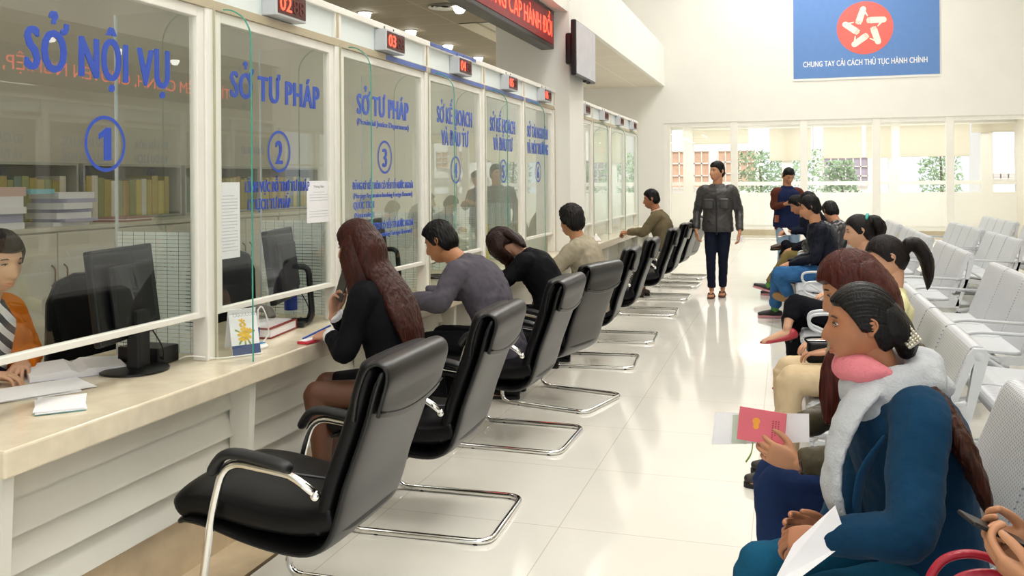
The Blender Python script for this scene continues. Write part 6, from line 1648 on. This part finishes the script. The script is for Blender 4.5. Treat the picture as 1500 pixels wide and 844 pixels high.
# open blazer: two front panels, a back and sleeves
bm = B(); J = p.J
for n, sg in (('L', 1), ('R', -1)):
    Sx, E, W = J['sh' + n], J['el' + n], J['wr' + n]; l = J['lat']; d = J['d']
    limb(bm, [J['neck'] + l * sg * .06 - d * .01, Sx, Sx.lerp(E, .5), E, E.lerp(W, .5), E.lerp(W, .93)], [.045, .066, .060, .054, .047, .044], k=6, capscale=.2)
    limb(bm, [J['neck'] + l * sg * .075 + d * .03, J['chest'] + l * sg * .115 + d * .085, J['waist'] + l * sg * .125 + d * .075, J['pelvis'] + l * sg * .14 + d * .09], [(.03, .02), (.055, .022), (.05, .022), (.05, .022)], side=l, seg=14)
    limb(bm, [Sx - V((0, 0, .03)), J['chest'] + l * sg * .15, J['waist'] + l * sg * .14, J['pelvis'] + l * sg * .155], [(.03, .06), (.03, .09), (.028, .085), (.03, .09)], side=l, seg=14)
limb(bm, [J['neck'] - d * .05, J['chest'] - d * .085, J['waist'] - d * .08, J['pelvis'] - d * .09], [(.10, .03), (.15, .035), (.14, .035), (.15, .035)], side=J['lat'], seg=18)
bm = fuse(bm, .009, 3); wrinkle(bm, .006, 14, 4); child(p, 'blazer', bm, cloth('d07018', 'orange_blazer'))
p.trousers(M_blk); p.shoes(M_leather, M_darkm)
staff_chair(-3.12, 2.72, radians(188), 'black staff chair under the teller in the orange blazer')
# -- woman cut by the right edge: hands with phone over a red handbag
p = Person('person at the lower right edge, only hands with a phone above a red handbag', (.50, 1.86, 0), 'b98562', fem=True, size=.95)
p.sit((.56, 1.74, .53), 182, lean=-4, curve=8, back=.48, head=(0, 30), knees=[(.42, .10, .50), (.42, -.10, .50)], ankles=[(.44, .1), (.44, -.1)])
p.arm('L', (.415, 1.70, .80), elbow=(.60, 1.52, .72), hd=(-.75, .45, .32), pn=(.3, .6, .7), curl=(30, 45, 40), thumb=35, voxel=.0028)
p.arm('R', (.44, 1.86, .80), elbow=(.62, 1.98, .72), hd=(-.9, -.15, .35), pn=(.2, -.7, .6), curl=(30, 40, 35), thumb=30, voxel=.0028)
p.finish_body(); p.hair('14100f', dict(top=.016, side=.014, rough=.004)); p.jacket(cloth('4a2a30', 'maroon_coat'), add=.022, cuff=.95); p.trousers(M_jeans); p.shoes(M_leather, M_darkm)
t = thing('mobile_phone', 'dark phone in the hands above the red handbag', 'phone', (.355, 1.785, .865), radians(15)); bm = B(); box(bm, (-.06, -.032, -.004), (.06, .032, .004), bev=.003, M=Matrix.Rotation(radians(25), 4, 'Y')); link('casing', bm, M_dark, t)
M_bag = mat('red_grained_leather', 'a3182e', rough=.35, bump=.25, bscale=120)
t = thing('handbag', 'red leather handbag on the lap at the lower right corner', 'bag', (.34, 1.86, .535), radians(8))
bm = B()
rings = []
for z, w, d_ in [(0, .13, .05), (.01, .145, .06), (.07, .15, .058), (.13, .145, .045), (.165, .138, .026), (.172, .135, .018)]:
    rings.append([V((w * (abs(cos(a)) ** .5) * (1 if cos(a) >= 0 else -1), d_ * (abs(sin(a)) ** .5) * (1 if sin(a) >= 0 else -1), z)) for a in [2 * pi * k / 32 for k in range(32)]])
loft(bm, rings); link('bag_body', bm, M_bag, t, smooth=True, autosmooth=60)
for s_ in (-1, 1):
    bm = B(); tube(bm, catmull([(-.075, s_ * .035, .13), (-.078, s_ * .04, .18), (-.05, s_ * .042, .225), (0, s_ * .043, .24), (.05, s_ * .042, .225), (.078, s_ * .04, .18), (.075, s_ * .035, .13)], 6), .0085, 10); hd_ = link('bag_handle', bm, M_bag, t, smooth=True)
    bm = B()
    for x_ in (-.076, .076): ellipsoid(bm, (x_, s_ * .046, .14), (.006, .004, .006), 10, 6)
    link('rivet', bm, M_chrome, hd_)
bm = B(); cyl(bm, (-.12, 0, .174), (.12, 0, .174), .004, 8); link('zip', bm, mat('brass_button', 'b9a26a'), t)
